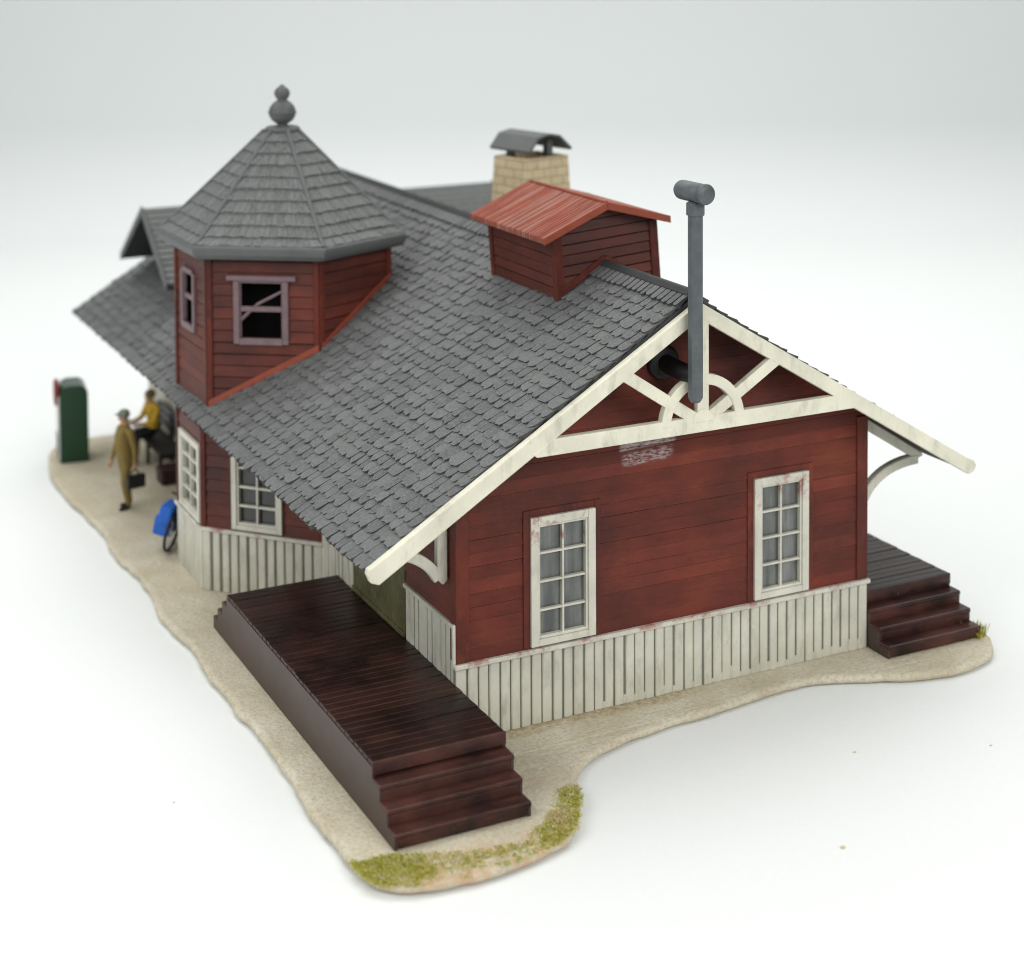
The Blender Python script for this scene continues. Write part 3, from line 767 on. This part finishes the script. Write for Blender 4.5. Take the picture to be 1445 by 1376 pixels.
# cross gable at the far end
mb = MB(); yr, zr_ = 21.0, 7.72; sl2 = .68; hy = 2.72; xa, xb = -.88, 10.9
dg_th = .14
for sg in (-1, 1):
    e0 = (yr, zr_); e1 = (yr+sg*hy, zr_-sl2*hy)
    mb.prism([e0, e1, (e1[0], e1[1]-dg_th), (e0[0], e0[1]-dg_th)], 'x', xa+.02, xb, 0)
    # courses as lapped strips
    n = 13; 
    for i in range(n):
        f0, f1 = i/n, (i+1.15)/n
        p0 = (yr+sg*hy*(1-f0), zr_-sl2*hy*(1-f0)); p1 = (yr+sg*hy*max(0, 1-f1), zr_-sl2*hy*max(0, 1-f1))
        mb.prism([(p0[0], p0[1]-.01), (p0[0], p0[1]+.07), (p1[0], p1[1]+.012), (p1[0], p1[1]-.02)], 'x', xa+.06, xb-.04, 1)
cg = mb.build('cross_gable', [M['shingle_edge'], M['turret_shingle']], st)
for x in (xa-.04, xb-.02):
    mb = MB()
    for sg in (-1, 1):
        mb.prism([(yr, zr_+.09), (yr+sg*(hy+.03), zr_-sl2*(hy+.03)+.09), (yr+sg*(hy+.03), zr_-sl2*(hy+.03)-.16), (yr, zr_-.20)], 'x', x, x+.06)
    mb.build('barge_board', M['turret_trim'], cg, .012)
mb = MB()
mb.prism([(yr-1.5, 5.2), (yr+1.5, 5.2), (yr+1.5, zr_-sl2*1.5-.16), (yr, zr_-.2), (yr-1.5, zr_-sl2*1.5-.16)], 'x', -.1, 10.1)
mb.build('gable_wall', M['soffit'], cg)

# turret
T1, T2, T3, T4, T5, T0 = (-1.87, 10.75), (.48, 9.16), (2.73, 10.15), (2.73, 13.95), (.48, 14.94), (-1.93, 13.35)
TZ = 8.12
tu = None
def rz(p): return roofz(p[0])
mb = MB(); faces = [(T0, T1), (T1, T2), (T2, T3), (T4, T5), (T5, T0)]
holes = {0: (.74, 1.56, 6.14, 7.44), 1: (.83, 1.92, 6.09, 7.48)}
for i, (p, q) in enumerate(faces):
    ln = math.dist(p, q); mb.T = frame((*p, 0), (q[0]-p[0], q[1]-p[1]))
    zp_, zq = max(4.1, rz(p))-.05, max(4.1, rz(q))-.05
    siding(mb, [(0, zp_), (ln, zq), (ln, TZ), (0, TZ)], .29, .026, [holes[i]] if i in holes else (), z0=3.95, back=.09, gap=.034)
tu = mb.build('turret', [M['red_turret'], M['joint']], st)
for p in (T1, T2, T3, T0):
    mb = MB()
    i = {T1: (T0, T2), T2: (T1, T3), T3: (T2, T4), T0: (T5, T1)}[p]
    for o_, sg in ((i[0], -1), (i[1], 1)):
        pa = Vector((*p, 0)); pb_ = Vector((*o_, 0)); dirv = (pb_-pa).normalized()
        fr = frame(p, (dirv.x*sg, dirv.y*sg)); mb.T = fr
        zlo = max(4.06, rz(p))+.05; wv = .13
        if sg > 0: mb.box(-.012, wv, -.02, .066+.004, zlo, TZ-.005)
        else: mb.box(-wv, .012, -.02, .066, zlo, TZ-.01)
    mb.build('corner_board', M['red_trim'], tu, .012)
for (p, q) in ((T1, T2), (T2, T3)):                       # flashing strips where the walls meet the roof
    mb = MB(); ln = math.dist(p, q); mb.T = frame((*p, 0), (q[0]-p[0], q[1]-p[1]))
    za_, zb_ = max(4.1, rz(p))+.03, rz(q)+.03
    mb.prism([(.02, za_), (ln, zb_), (ln, zb_+.17), (.02, za_+.17)], 'y', .0, .085)
    mb.build('flashing', M['cupola_fascia'], tu, .012)
# turret windows: open frames
def turret_window(fr, h, head, stick):
    b = MB(); b.T = fr; s0, s1, z0, z1 = h; k = .15; pr = .085
    b.box(s0-k, s0, -.02, pr, z0-k, z1+k*.3); b.box(s1, s1+k, -.02, pr, z0-k, z1+k*.3)
    b.box(s0+.001, s1-.001, -.02, pr-.004, z1-.02, z1+k*.8); b.box(s0-.001, s1+.001, -.02, pr+.006, z0-k-.02, z0)
    zm = (z0+z1)/2+.02; b.box(s0, s1, -.05, .03, zm-.065, zm+.065)
    b.box(s0, s0+.035, -.05, .04, z0, z1); b.box(s1-.035, s1, -.05, .04, z0, z1)
    if head: b.box(s0-k-.16, s1+k+.20, -.01, pr+.05, z1+k*.3, z1+k*.3+.12)
    o = b.build('window', M['mauve'], tu, .012)
    if stick:
        b = MB(); b.T = fr; b.tube([(s0+.0, -.03, z0+.42), (s0+.45, -.05, zm+.12), (s1, -.06, z1-.22)], [.055, .045, .04], 6); b.build('broken_glazing_bar', M['mauve'], o)
turret_window(frame((*T0, 0), (T1[0]-T0[0], T1[1]-T0[1])), holes[0], False, False)
turret_window(frame((*T1, 0), (T2[0]-T1[0], T2[1]-T1[1])), holes[1], True, True)
mb = MB(); mb.prism([(p[0]*.80+.1, p[1]*.80+12.05*.2) for p in (T1, T2, T3, T4, T5, T0)], 'z', 4.9, 7.9); mb.build('shade_core', M['void'], tu)  # black core added behind the openings, paints the shade inside the turret
# turret roof
ctr = Vector((.62, 12.2)); Z8 = 8.40
def ring(k, z, add=0.0):
    out = []
    for p in (T1, T2, T3, T4, T5, T0):
        d = Vector(p)-ctr; out.append(Vector((*(ctr+d*k+d.normalized()*add), z)))
    return out
prof = [(1.0, .40, Z8), (.86, .30, 8.62), (0, .42, 10.95)]
def rpoint(i, f):
    """corner i at height fraction f (0 eave .. 1 top)"""
    if f < .12: t = f/.12; k = 1-.075*t; ad = .40-.10*t; z = Z8+.22*t
    else: t = (f-.12)/.88; k = .925*(1-t); ad = .30*(1-t)+.42*t; z = 8.62+(10.95-8.62)*t
    p = (T1, T2, T3, T4, T5, T0)[i % 6]; d = Vector(p)-ctr
    return Vector((*(ctr+d*k+d.normalized()*ad), z))
mb = MB(); NC = 10
for i in range(6):
    for c in range(NC):
        f0, f1 = c/NC, min(1.0, (c+1)/NC+.02)
        a0, b0, a1, b1 = rpoint(i, f0), rpoint(i+1, f0), rpoint(i, f1), rpoint(i+1, f1)
        nrm = (b0-a0).cross(a1-a0).normalized()
        if nrm.z < 0: nrm = -nrm
        n = max(2, int((b0-a0).length/.15)); cuts = [0]+sorted((j+random.uniform(-.28, .28))/n for j in range(1, n))+[1]
        for j in range(len(cuts)-1):
            g = .006/(max((b0-a0).length, .3))
            u0, u1 = cuts[j]+g, cuts[j+1]-g
            p0, p1, q0, q1 = a0.lerp(b0, u0), a0.lerp(b0, u1), a1.lerp(b1, u0), a1.lerp(b1, u1)
            jit = random.uniform(-.018, .012); dn = (p0-q0).normalized()
            p0 = p0+dn*jit; p1 = p1+dn*(jit+random.uniform(-.008, .008))
            th = .062+random.uniform(-.01, .012)
            mb.add([p0, p1, p1+nrm*th, p0+nrm*th, q0, q1, q1+nrm*.008, q0+nrm*.008], [(0, 1, 2, 3), (3, 2, 6, 7), (0, 3, 7, 4), (1, 5, 6, 2), (0, 4, 5, 1)])
tr = mb.build('turret_roof', M['turret_shingle'], tu)
mb = MB()
for i in range(6):
    mb = MB(); mb.tube([rpoint(i, f)+Vector((0, 0, .03)) for f in (0, .06, .12, .4, .7, .985)], .062, 8)
    mb.build('hip_roll', M['turret_trim'], tr)
mb = MB()
vs = []; fs = []; pr = [(.30, 8.06), (.38, 8.10), (.47, 8.20), (.50, 8.30), (.50, 8.38), (.44, 8.44), (.20, 8.45), (-.2, 8.3), (-.2, 8.06)]
for ad, z in pr: vs += ring(1.0, z, ad)
k = len(pr)
for j in range(k): fs += [(j*6+i, j*6+(i+1) % 6, ((j+1) % k)*6+(i+1) % 6, ((j+1) % k)*6+i) for i in range(6)]
mb.add(vs, fs); mb.build('gutter', M['turret_trim'], tr, .012)
mb = MB(); mb.T = Matrix.Translation((ctr.x, ctr.y, 0))
mb.lathe([(.46, 10.90), (.46, 10.99), (.40, 11.04), (.16, 11.06), (.13, 11.10), (.17, 11.12), (.28, 11.20), (.345, 11.32), (.355, 11.42), (.33, 11.53), (.25, 11.64), (.15, 11.71), (.12, 11.74), (.17, 11.78), (.205, 11.87), (.20, 11.95), (.15, 12.03), (.07, 12.08), (.05, 12.12), (.015, 12.13)], (0, 0, 0), 24)
mb.tube([(.355*math.cos(a_)*1.0, .355*math.sin(a_), 11.40) for a_ in [2*math.pi*i/24 for i in range(24)]], .022, 6, closed=True)
mb.build('finial', M['turret_trim'], tr)

# ------------------------------------------------------------------ loading docks
def dock(label, x0, x1, y0, y1, back_steps, mats, stepmat):
    t = thing('loading_dock', label, 'loading dock', ((x0+x1)/2, (y0+y1)/2, 0), 'plank loading docks on either side of the station')
    r_ = PZ/4; s = .35
    mb = MB(); pitch = .235; n = int(round((y1-y0)/pitch)); p = (y1-y0)/n
    mb.box(x0+.012, x1-.012, y0+.012, y1-.012, .02, PZ-.075)
    for i in range(n):
        a = y0+i*p; j = random.uniform(-.012, .004)
        mb.box(x0+random.uniform(-.006, .006), x1, a+.014, a+p-.014, PZ-.08, PZ+j)
    mb.build('deck', M[mats], t, .010)
    for x in (x0, x1-.05):
        mb = MB(); prof = [(y0-3*s, 0), (y0-3*s, r_-.01)]
        for i in (2, 1): prof += [(y0-i*s-.0, r_*(3-i)-.01), (y0-i*s-.0, r_*(4-i)-.01)]
        prof += [(y0, 3*r_-.01), (y0, PZ-.09)]
        if back_steps:
            prof += [(y1, PZ-.09), (y1, 3*r_-.01)]
            for i in (1, 2): prof += [(y1+i*s, r_*(4-i)-.01), (y1+i*s, r_*(3-i)-.01)]
            prof += [(y1+3*s, r_-.01), (y1+3*s, 0)]
        else: prof += [(y1, PZ-.09), (y1, 0)]
        mb.prism(prof, 'x', x-.012 if x == x0 else x, x+.05 if x == x0 else x+.062); mb.build('side_panel', M['dock_side'], t, .006)
    for k, (yy, sg) in enumerate([(y0, -1)]+([(y1, 1)] if back_steps else [])):
        for i in (1, 2, 3):
            mb = MB(); a, b = yy+sg*(i-1)*s, yy+sg*i*s
            if sg < 0: a, b = b, a+.02
            else: a = a-.02
            mb.box(x0+.05, x1-.05, a, b, .01, PZ-r_*i-.10); 
            mb.box(x0-.014, x1+.014, a-(.03 if sg < 0 else 0), b+(.03 if sg > 0 else 0), PZ-r_*i-.11, PZ-r_*i)
            mb.build('step', M[stepmat], t, .035, 2)
    mb = MB(); mb.box(x0-.012, x1+.012, y0-.03, y0+.008, PZ-.25, PZ+.004); mb.build('edge_board', M[stepmat], t, .03, 2)
    return t
dock('long dark brown plank loading dock before the olive door, steps at both ends', -2.70, -.035, -2.21, 6.68, True, 'deck', 'step')
dock('greyish brown loading dock beyond the wall corner with the upright grass tuft', 10.07, 12.65, .255, 6.5, False, 'deck_grey', 'step')

# ------------------------------------------------------------------ turf
def inside(p, poly):
    c = False
    for i in range(len(poly)):
        a, b = poly[i], poly[i-1]
        if (a[1] > p[1]) != (b[1] > p[1]) and p[0] < (b[0]-a[0])*(p[1]-a[1])/(b[1]-a[1])+a[0]: c = not c
    return c
def blade_clump(mb, x, y, z, r_, h, n):
    for _ in range(n):
        a = random.uniform(0, 6.28); rr_ = r_*math.sqrt(random.random()); px, py = x+rr_*math.cos(a), y+rr_*math.sin(a)
        s = random.uniform(.009, .020); q = Vector((random.gauss(0, 1), random.gauss(0, 1), random.gauss(0, 1))).normalized()
        u = q.orthogonal().normalized(); v_ = q.cross(u); c = Vector((px, py, z+random.random()*h*(1-(rr_/r_)**2*.6)))
        mb.add([c+u*s, c+v_*s*.8-u*s*.3, c-u*s+q*s*.3, c-v_*s*.9], [(0, 1, 2, 3)])
GP = [(-3.52, -3.25), (-2.72, -3.36), (-2.25, -3.56), (-1.5, -3.86), (-.75, -3.98), (0, -3.66), (.55, -3.10), (.95, -2.55), (1.36, -2.50), (1.12, -2.95), (.86, -3.45), (.50, -3.95), (-.1, -4.30), (-1.2, -4.54), (-2.05, -4.50), (-2.75, -4.40), (-3.2, -4.20), (-3.45, -3.9)]
mb = MB()
while len(mb.f) < 34000:
    x, y = random.uniform(-3.5, 1.3), random.uniform(-4.6, -2.6)
    if not inside((x, y), GP): continue
    dens = 1.0 if x < -2.3 else (.95 if x > -.2 else .40)
    if y < -4.30 and random.random() < .45: continue
    if random.random() > dens: continue
    blade_clump(mb, x, y, -.03, random.uniform(.06, .13), random.uniform(.03, .085), random.randint(12, 24))
o = mb.build('grass', M['grass'], None, recalc=False); o['kind'] = 'stuff'; o['label'] = 'yellow-green turf along the rounded front edge of the base'; o['category'] = 'grass'
mb = MB()
for _ in range(190):
    a = random.uniform(0, 6.28); r_ = .30*random.random(); x, y = 12.62+r_*math.cos(a), -.62+r_*math.sin(a)*.8; h = random.uniform(.10, .36); s = .014
    dx_, dy_ = random.gauss(0, .07), random.gauss(0, .07); c = random.uniform(0, 3.14); ux, uy = s*math.cos(c), s*math.sin(c)
    mb.add([(x-ux, y-uy, -.03), (x+ux, y+uy, -.03), (x+dx_*.5+ux*.7, y+dy_*.5+uy*.7, h*.6), (x+dx_, y+dy_, h), (x+dx_*.5-ux*.7, y+dy_*.5-uy*.7, h*.6)], [(0, 1, 2, 3, 4)])
for _ in range(14): blade_clump(mb, 12.6+random.gauss(0, .2), -.65+random.gauss(0, .12), -.03, .09, .10, 12)
tag(mb.build('grass_tuft', M['grass'], None, recalc=False), 'upright olive grass tuft at the corner of the lowest step', 'grass tuft')
mb = MB()
for x, y, k in ((10.45, -1.15, 5), (10.9, -1.45, 5), (10.7, -1.25, 4)):
    for _ in range(k): blade_clump(mb, x+random.gauss(0, .10), y+random.gauss(0, .06), -.04, .07, .05, 10)
tag(mb.build('moss_patch', M['grass'], None, recalc=False), 'thin olive moss patch on the sandy base in front of the greyish steps', 'moss')

# ------------------------------------------------------------------ figures
def figure(name, bones, zones, loc, ang, parent):
    """bones: {joint: ((x,y,z), radius, parent)}; grown as one skin surface; zones(face centre) -> material index"""
    me = bpy.data.meshes.new(name+'_cage'); ks = list(bones); idx = {k: i for i, k in enumerate(ks)}
    SC = 10.0
    me.from_pydata([tuple(Vector(bones[k][0])*SC) for k in ks], [(idx[bones[k][2]], idx[k]) for k in ks if bones[k][2]], [])
    ob = bpy.data.objects.new(name+'_cage', me); COL.objects.link(ob)
    md = ob.modifiers.new('skin', 'SKIN'); md.use_smooth_shade = True
    ob.modifiers.new('sub', 'SUBSURF').levels = 2
    for i, k in enumerate(ks):
        r_ = bones[k][1]; r_ = (r_, r_) if isinstance(r_, (int, float)) else r_
        me.skin_vertices[0].data[i].radius = (r_[0]*SC, r_[1]*SC); me.skin_vertices[0].data[i].use_root = bones[k][2] is None
    dg = bpy.context.evaluated_depsgraph_get(); ev = ob.evaluated_get(dg)
    m2 = bpy.data.meshes.new_from_object(ev); bpy.data.objects.remove(ob)
    rot = Matrix.Rotation(ang, 4, 'Z')
    for v_ in m2.vertices: v_.co = v_.co/SC
    for p in m2.polygons: pass
    mi = [zones(p.center) for p in m2.polygons]
    for v_ in m2.vertices: v_.co = (rot @ v_.co)*U
    m2.materials.clear()
    for x in parent['_mats'].split(','): m2.materials.append(M[x])
    for p, k in zip(m2.polygons, mi): p.material_index = k; p.use_smooth = True
    o = bpy.data.objects.new(name, m2); COL.objects.link(o); o.parent = parent; o['_o'] = parent['_o']
    del parent['_mats']
    return o
def hand(b, pre, wrist, d, palm_n, curl, s=1.0):
    """five fingers in direction d from the wrist joint"""
    w_ = Vector(b[wrist][0]); d = Vector(d).normalized(); pn = Vector(palm_n).normalized(); sd = d.cross(pn).normalized()
    pc = w_+d*.11*s; b[pre+'palm'] = (tuple(pc), (.055*s, .032*s), wrist)
    for i, (o_, ln) in enumerate(((-.045, .10), (-.015, .115), (.015, .105), (.043, .085))):
        a = pc+d*.05*s+sd*o_*s; m_ = a+d*ln*.55*s+pn*curl*.04*s; e_ = m_+d*ln*.4*s+pn*curl*.07*s
        b[pre+'f%da' % i] = (tuple(a), .016*s, pre+'palm'); b[pre+'f%db' % i] = (tuple(m_), .014*s, pre+'f%da' % i); b[pre+'f%dc' % i] = (tuple(e_), .011*s, pre+'f%db' % i)
    a = w_+d*.06*s-sd*.055*s; e_ = a+(d*.7-sd*.6).normalized()*.10*s
    b[pre+'ta'] = (tuple(a), .018*s, wrist); b[pre+'tb'] = (tuple(e_), .013*s, pre+'ta')
def head_parts(root, c, ang, hairmat, cap=False, s=1.0):
    """features as a cap or hair child on the head; local frame faces -x"""
    mb = MB(); mb.T = Matrix.Translation(Vector(root['_o'])) @ Matrix.Rotation(ang, 4, 'Z') @ Matrix.Translation(c)
    mb.ball((.025*s, 0, .05*s), .168*s, 0, 16, (1.05, .92, .86))
    if cap: mb.ball((-.13*s, 0, .07*s), .12*s, 0, 12, (1.0, .9, .18))
    return mb.build('cap' if cap else 'hair', M[hairmat], root)

# standing man in khaki, bag in hand
ang = R(12)
man = thing('person', 'person in khaki overalls and grey cap standing on the sandy base', 'person', (-2.50, 16.95, 0)); man['_mats'] = 'khaki,skin,shoe'
b = {}
b['pelvis'] = ((-.02, 0, 1.42), (.22, .25), None); b['waist'] = ((-.05, 0, 1.66), (.21, .245), 'pelvis'); b['chest'] = ((-.02, 0, 2.02), (.24, .29), 'waist')
b['neckb'] = ((.02, 0, 2.30), (.13, .15), 'chest'); b['neck'] = ((.0, 0, 2.40), (.085, .085), 'neckb')
b['head'] = ((-.03, 0, 2.56), (.155, .135), 'neck'); b['crown'] = ((-.02, 0, 2.72), (.12, .11), 'head')
b['nose'] = ((-.185, 0, 2.555), (.026, .024), 'head')
for sg, pre, kx, fx in ((-1, 'n', -.10, .02), (1, 'f', .10, .20)):
    b[pre+'hip'] = ((0, .13*sg, 1.32), (.17, .16), 'pelvis'); b[pre+'knee'] = ((kx, .15*sg, .76), (.115, .11), pre+'hip')
    b[pre+'ank'] = ((fx, .15*sg, .16), (.078, .078), pre+'knee'); b[pre+'heel'] = ((fx+.02, .15*sg, .06), (.07, .055), pre+'ank'); b[pre+'toe'] = ((fx-.30, .16*sg, .05), (.06, .045), pre+'heel')
    b[pre+'sh'] = ((.03, .33*sg, 2.20), (.12, .12), 'neckb'); b[pre+'elb'] = ((.10 if sg < 0 else -.05, .42*sg, 1.74), (.085, .085), pre+'sh')
    b[pre+'wri'] = ((.10 if sg < 0 else -.20, .42*sg, 1.36), (.055, .055), pre+'elb')
hand(b, 'n', 'nwri', (0, 0, -1), (0, 1, 0), .9); hand(b, 'f', 'fwri', (-.3, 0, -1), (0, -1, 0), .4)
def zone(c):
    if c.z > 2.40: return 1
    if c.z < .13: return 2
    if c.z < 1.34 and abs(c.y) > .36: return 1
    return 0
figure('body', b, zone, None, ang, man); head_parts(man, Vector((-.03, 0, 2.62)), ang, 'cap', True)
mb = MB(); hp = Matrix.Translation((-2.50, 16.95, 0)) @ Matrix.Rotation(ang, 4, 'Z'); mb.T = hp
mb.box(-.16, .38, -.52, -.33, .66, 1.04); bag0 = mb
bag = thing('bag', 'black leather bag hanging from the hand of the khaki figure', 'bag', tuple(hp @ Vector((.1, -.42, .66))))
mb.build('bag_body', M['leather'], bag, .05, 2)
mb = MB(); mb.T = hp; mb.tube([(-.02, -.42, 1.03), (.0, -.42, 1.13), (.06, -.42, 1.17), (.12, -.42, 1.17), (.18, -.42, 1.13), (.20, -.42, 1.03)], .02, 8); mb.build('handle', M['leather'], bag)

# seated person in yellow, on the bench, reading
ang2 = R(14)
SEAT = .74
sx, sy = -.62, 21.0
man2 = thing('person', 'person in yellow jacket and black trousers seated on the black bench', 'person', (sx, sy, 0)); man2['_mats'] = 'yellow,skin,trousers,shoe'
b = {}
b['pelvis'] = ((0, 0, SEAT+.19), (.20, .25), None); b['waist'] = ((.0, 0, SEAT+.42), (.19, .235), 'pelvis'); b['chest'] = ((-.05, 0, SEAT+.74), (.22, .27), 'waist')
b['neckb'] = ((-.07, 0, SEAT+.98), (.12, .14), 'chest'); b['neck'] = ((-.10, 0, SEAT+1.06), (.085, .085), 'neckb')
b['head'] = ((-.16, 0, SEAT+1.21), (.15, .13), 'neck'); b['crown'] = ((-.14, 0, SEAT+1.36), (.12, .11), 'head'); b['nose'] = ((-.31, 0, SEAT+1.19), (.026, .024), 'head')
for sg, pre in ((-1, 'n'), (1, 'f')):
    b[pre+'hip'] = ((-.14, .14*sg, SEAT+.16), (.155, .15), 'pelvis'); b[pre+'knee'] = ((-.68, .17*sg, SEAT+.13), (.115, .11), pre+'hip')
    b[pre+'ank'] = ((-.72, .17*sg, .16), (.075, .075), pre+'knee'); b[pre+'heel'] = ((-.70, .17*sg, .06), (.065, .055), pre+'ank'); b[pre+'toe'] = ((-.98, .18*sg, .05), (.058, .045), pre+'heel')
    b[pre+'sh'] = ((-.04, .31*sg, SEAT+.90), (.11, .11), 'neckb'); b[pre+'elb'] = ((-.22, .38*sg, SEAT+.52), (.085, .085), pre+'sh')
    b[pre+'wri'] = ((-.58, .22*sg, SEAT+.50), (.055, .055), pre+'elb')
    hand(b, pre, pre+'wri', (-1, -.25*sg, .1), (0, -sg, 0), .5)
def zone2(c):
    if c.z > SEAT+1.055: return 1
    if c.z < .13: return 3
    if c.z < SEAT+.30: return 2
    if c.x < -.56 and c.z > SEAT+.3: return 1
    return 0
figure('body', b, zone2, None, ang2, man2); head_parts(man2, Vector((-.14, 0, SEAT+1.26)), ang2, 'hair')
mb = MB(); mb.T = Matrix.Translation((sx, sy, 0)) @ Matrix.Rotation(ang2, 4, 'Z')
for sg in (-1, 1): mb.prism([(-.62, SEAT+.42), (-.60, SEAT+.42), (-.90, SEAT+.72), (-.92, SEAT+.72)], 'y', .0 if sg > 0 else -.26, .26 if sg > 0 else -.004)
tag(mb.build('newspaper', M['paperback'], None), 'small pale open newspaper held by the seated yellow figure', 'newspaper')

# bench along the far wall
bn = thing('bench', 'black slatted bench against the cream far wall', 'bench', (-.5, 20.4, 0))
mb = MB()
for i in range(4): mb.box(-.98+.2*i, -.98+.2*i+.17, 19.0, 22.2, SEAT-.09, SEAT-.005)
mb.build('seat', M['bench'], bn, .015)
mb = MB()
for i in range(3): mb.box(-.20, -.13, 19.0, 22.2, SEAT+.12+.24*i, SEAT+.30+.24*i)
mb.build('backrest', M['bench'], bn, .015)
for y in (19.15, 20.6, 22.0):
    mb = MB(); mb.box(-.96, -.86, y, y+.12, -.01, SEAT-.09); mb.box(-.24, -.125, y+.003, y+.117, -.01, SEAT+.70); mb.box(-.86, -.24, y+.02, y+.10, SEAT-.20, SEAT-.092); mb.build('leg', M['bench'], bn, .012)
# trunk in front of the near bench end
tk = thing('trunk', 'dark red luggage trunk on the ground by the near end of the bench', 'trunk', (-.72, 18.75, 0))
mb = MB(); mb.box(-1.1, -.35, 18.35, 19.0, -.005, .34); mb.build('case', M['trunk'], tk, .05, 2)
mb = MB(); mb.box(-1.12, -.33, 18.33, 19.02, .30, .46); mb.build('lid', M['trunk'], tk, .06, 2)
mb = MB(); mb.box(-.98, -.93, 18.32, 18.34, .0, .44); mb.box(-.55, -.50, 18.32, 18.34, .0, .44); mb.build('strap', M['leather'], tk)

# ------------------------------------------------------------------ green kiosk at the left end
kc = Vector((-2.78, 22.35, 0))
ks = thing('vending_cabinet', 'dark green round-topped cabinet with pale front and red emblem at the far corner', 'cabinet', tuple(kc))
KT = Matrix.Translation(kc) @ Matrix.Rotation(R(-8), 4, 'Z')
def arch(w2, h, n=10, r_=None):
    r_ = r_ or w2*.55; pts = [(-w2, 0), (w2, 0)]
    for i in range(n+1): t = R(90*i/n); pts.append((w2-r_+r_*math.cos(t), h-r_+r_*math.sin(t)))
    for i in range(n+1): t = R(90+90*i/n); pts.append((-w2+r_+r_*math.cos(t), h-r_+r_*math.sin(t)))
    return pts
mb = MB(); mb.T = KT; mb.prism([(p[0], p[1]) for p in arch(.42, 2.36, r_=.30)], 'y', -.55, .55); mb.build('casing', M['green'], ks, .03, 2)
mb = MB(); mb.T = KT; mb.box(-.47, -.422, -.50, .50, .10, 2.02); mb.build('front_panel', M['pale'], ks, .01)
mb = MB(); mb.T = KT @ Matrix.Translation((-.42, .0, 2.06)) @ Matrix.Rotation(R(-90), 4, 'Y'); mb.lathe([(.40, 0), (.42, .05), (.40, .12), (.33, .14)], (0, 0, 0), 24); mb.build('emblem', M['sign_red'], ks)
mb = MB(); mb.T = KT; mb.box(-.50, -.471, -.34, .30, .14, .82); mb.build('lower_door', M['green'], ks, .01)

# ------------------------------------------------------------------ bicycle leaning on the bay
bk = thing('bicycle', 'dark bicycle with bright blue bags leaning beside the bay wall', 'bicycle', (-1.84, 13.72, 0))
BT = Matrix.Translation((-1.84, 13.72, 0)) @ Matrix.Rotation(R(-37), 4, 'Z') @ Matrix.Rotation(R(12), 4, 'Y')
def wheel(y):
    mb = MB(); mb.T = BT; rr_ = .47
    mb.tube([(0, y+rr_*math.cos(a_), .53+rr_*math.sin(a_)) for a_ in [2*math.pi*i/28 for i in range(28)]], .042, 8, closed=True)
    o = mb.build('wheel', M['tyre'], bk)
    mb = MB(); mb.T = BT
    for i in range(10):
        a_ = math.pi*2*i/10; mb.tube([(0, y, .53), (0, y+.46*math.cos(a_), .53+.46*math.sin(a_))], .010, 5)
    mb.ball((0, y, .53), .05); mb.build('spokes', M['steel'], o)
wheel(-.85); wheel(.85)
mb = MB(); mb.T = BT
for pts in ([(0, -.85, .53), (0, -.62, 1.20), (0, -.60, 1.34)], [(0, -.62, 1.12), (0, .12, .50), (0, .30, 1.12), (0, -.62, 1.16)], [(0, .12, .50), (0, .85, .53), (0, .30, 1.05)]): mb.tube(pts, .036, 8)
mb.build('frame', M['navy'], bk)
mb = MB(); mb.T = BT; mb.tube([(-.30, -.48, 1.42), (-.18, -.60, 1.46), (0, -.62, 1.36), (.18, -.60, 1.46), (.30, -.48, 1.42)], .032, 8); mb.build('handlebar', M['black'], bk)
mb = MB(); mb.T = BT; mb.ball((0, .36, 1.20), .17, 0, 12, (.6, 1.2, .35)); mb.build('saddle', M['black'], bk)
for bx in ((-.40, -.05, -1.0, -.35, .70, 1.20), (-.54, -.07, -.85, -.05, .34, .84)):
    mb = MB(); mb.T = BT; mb.box(*bx); mb.build('bag', M['blue'], bk, .07, 2)

# ------------------------------------------------------------------ crumbs on the paper
for x, y, s in ((14.2, 9.0, .07), (4.6, -6.4, .05), (7.0, -3.6, .035), (-5.6, .6, .022), (9.6, -4.6, .03)):
    mb = MB(); mb.T = Matrix.Translation((x, y, -.22+s*.4))
    mb.ball((0, 0, 0), s, 0, 8, (1, .7, .6)); o = mb.build('crumb', M['chimney'])
    tag(o, 'tiny brown crumb lying on the white paper', 'crumb', 'crumbs on the white paper')

for o in S.objects:
    if '_o' in o: del o['_o']
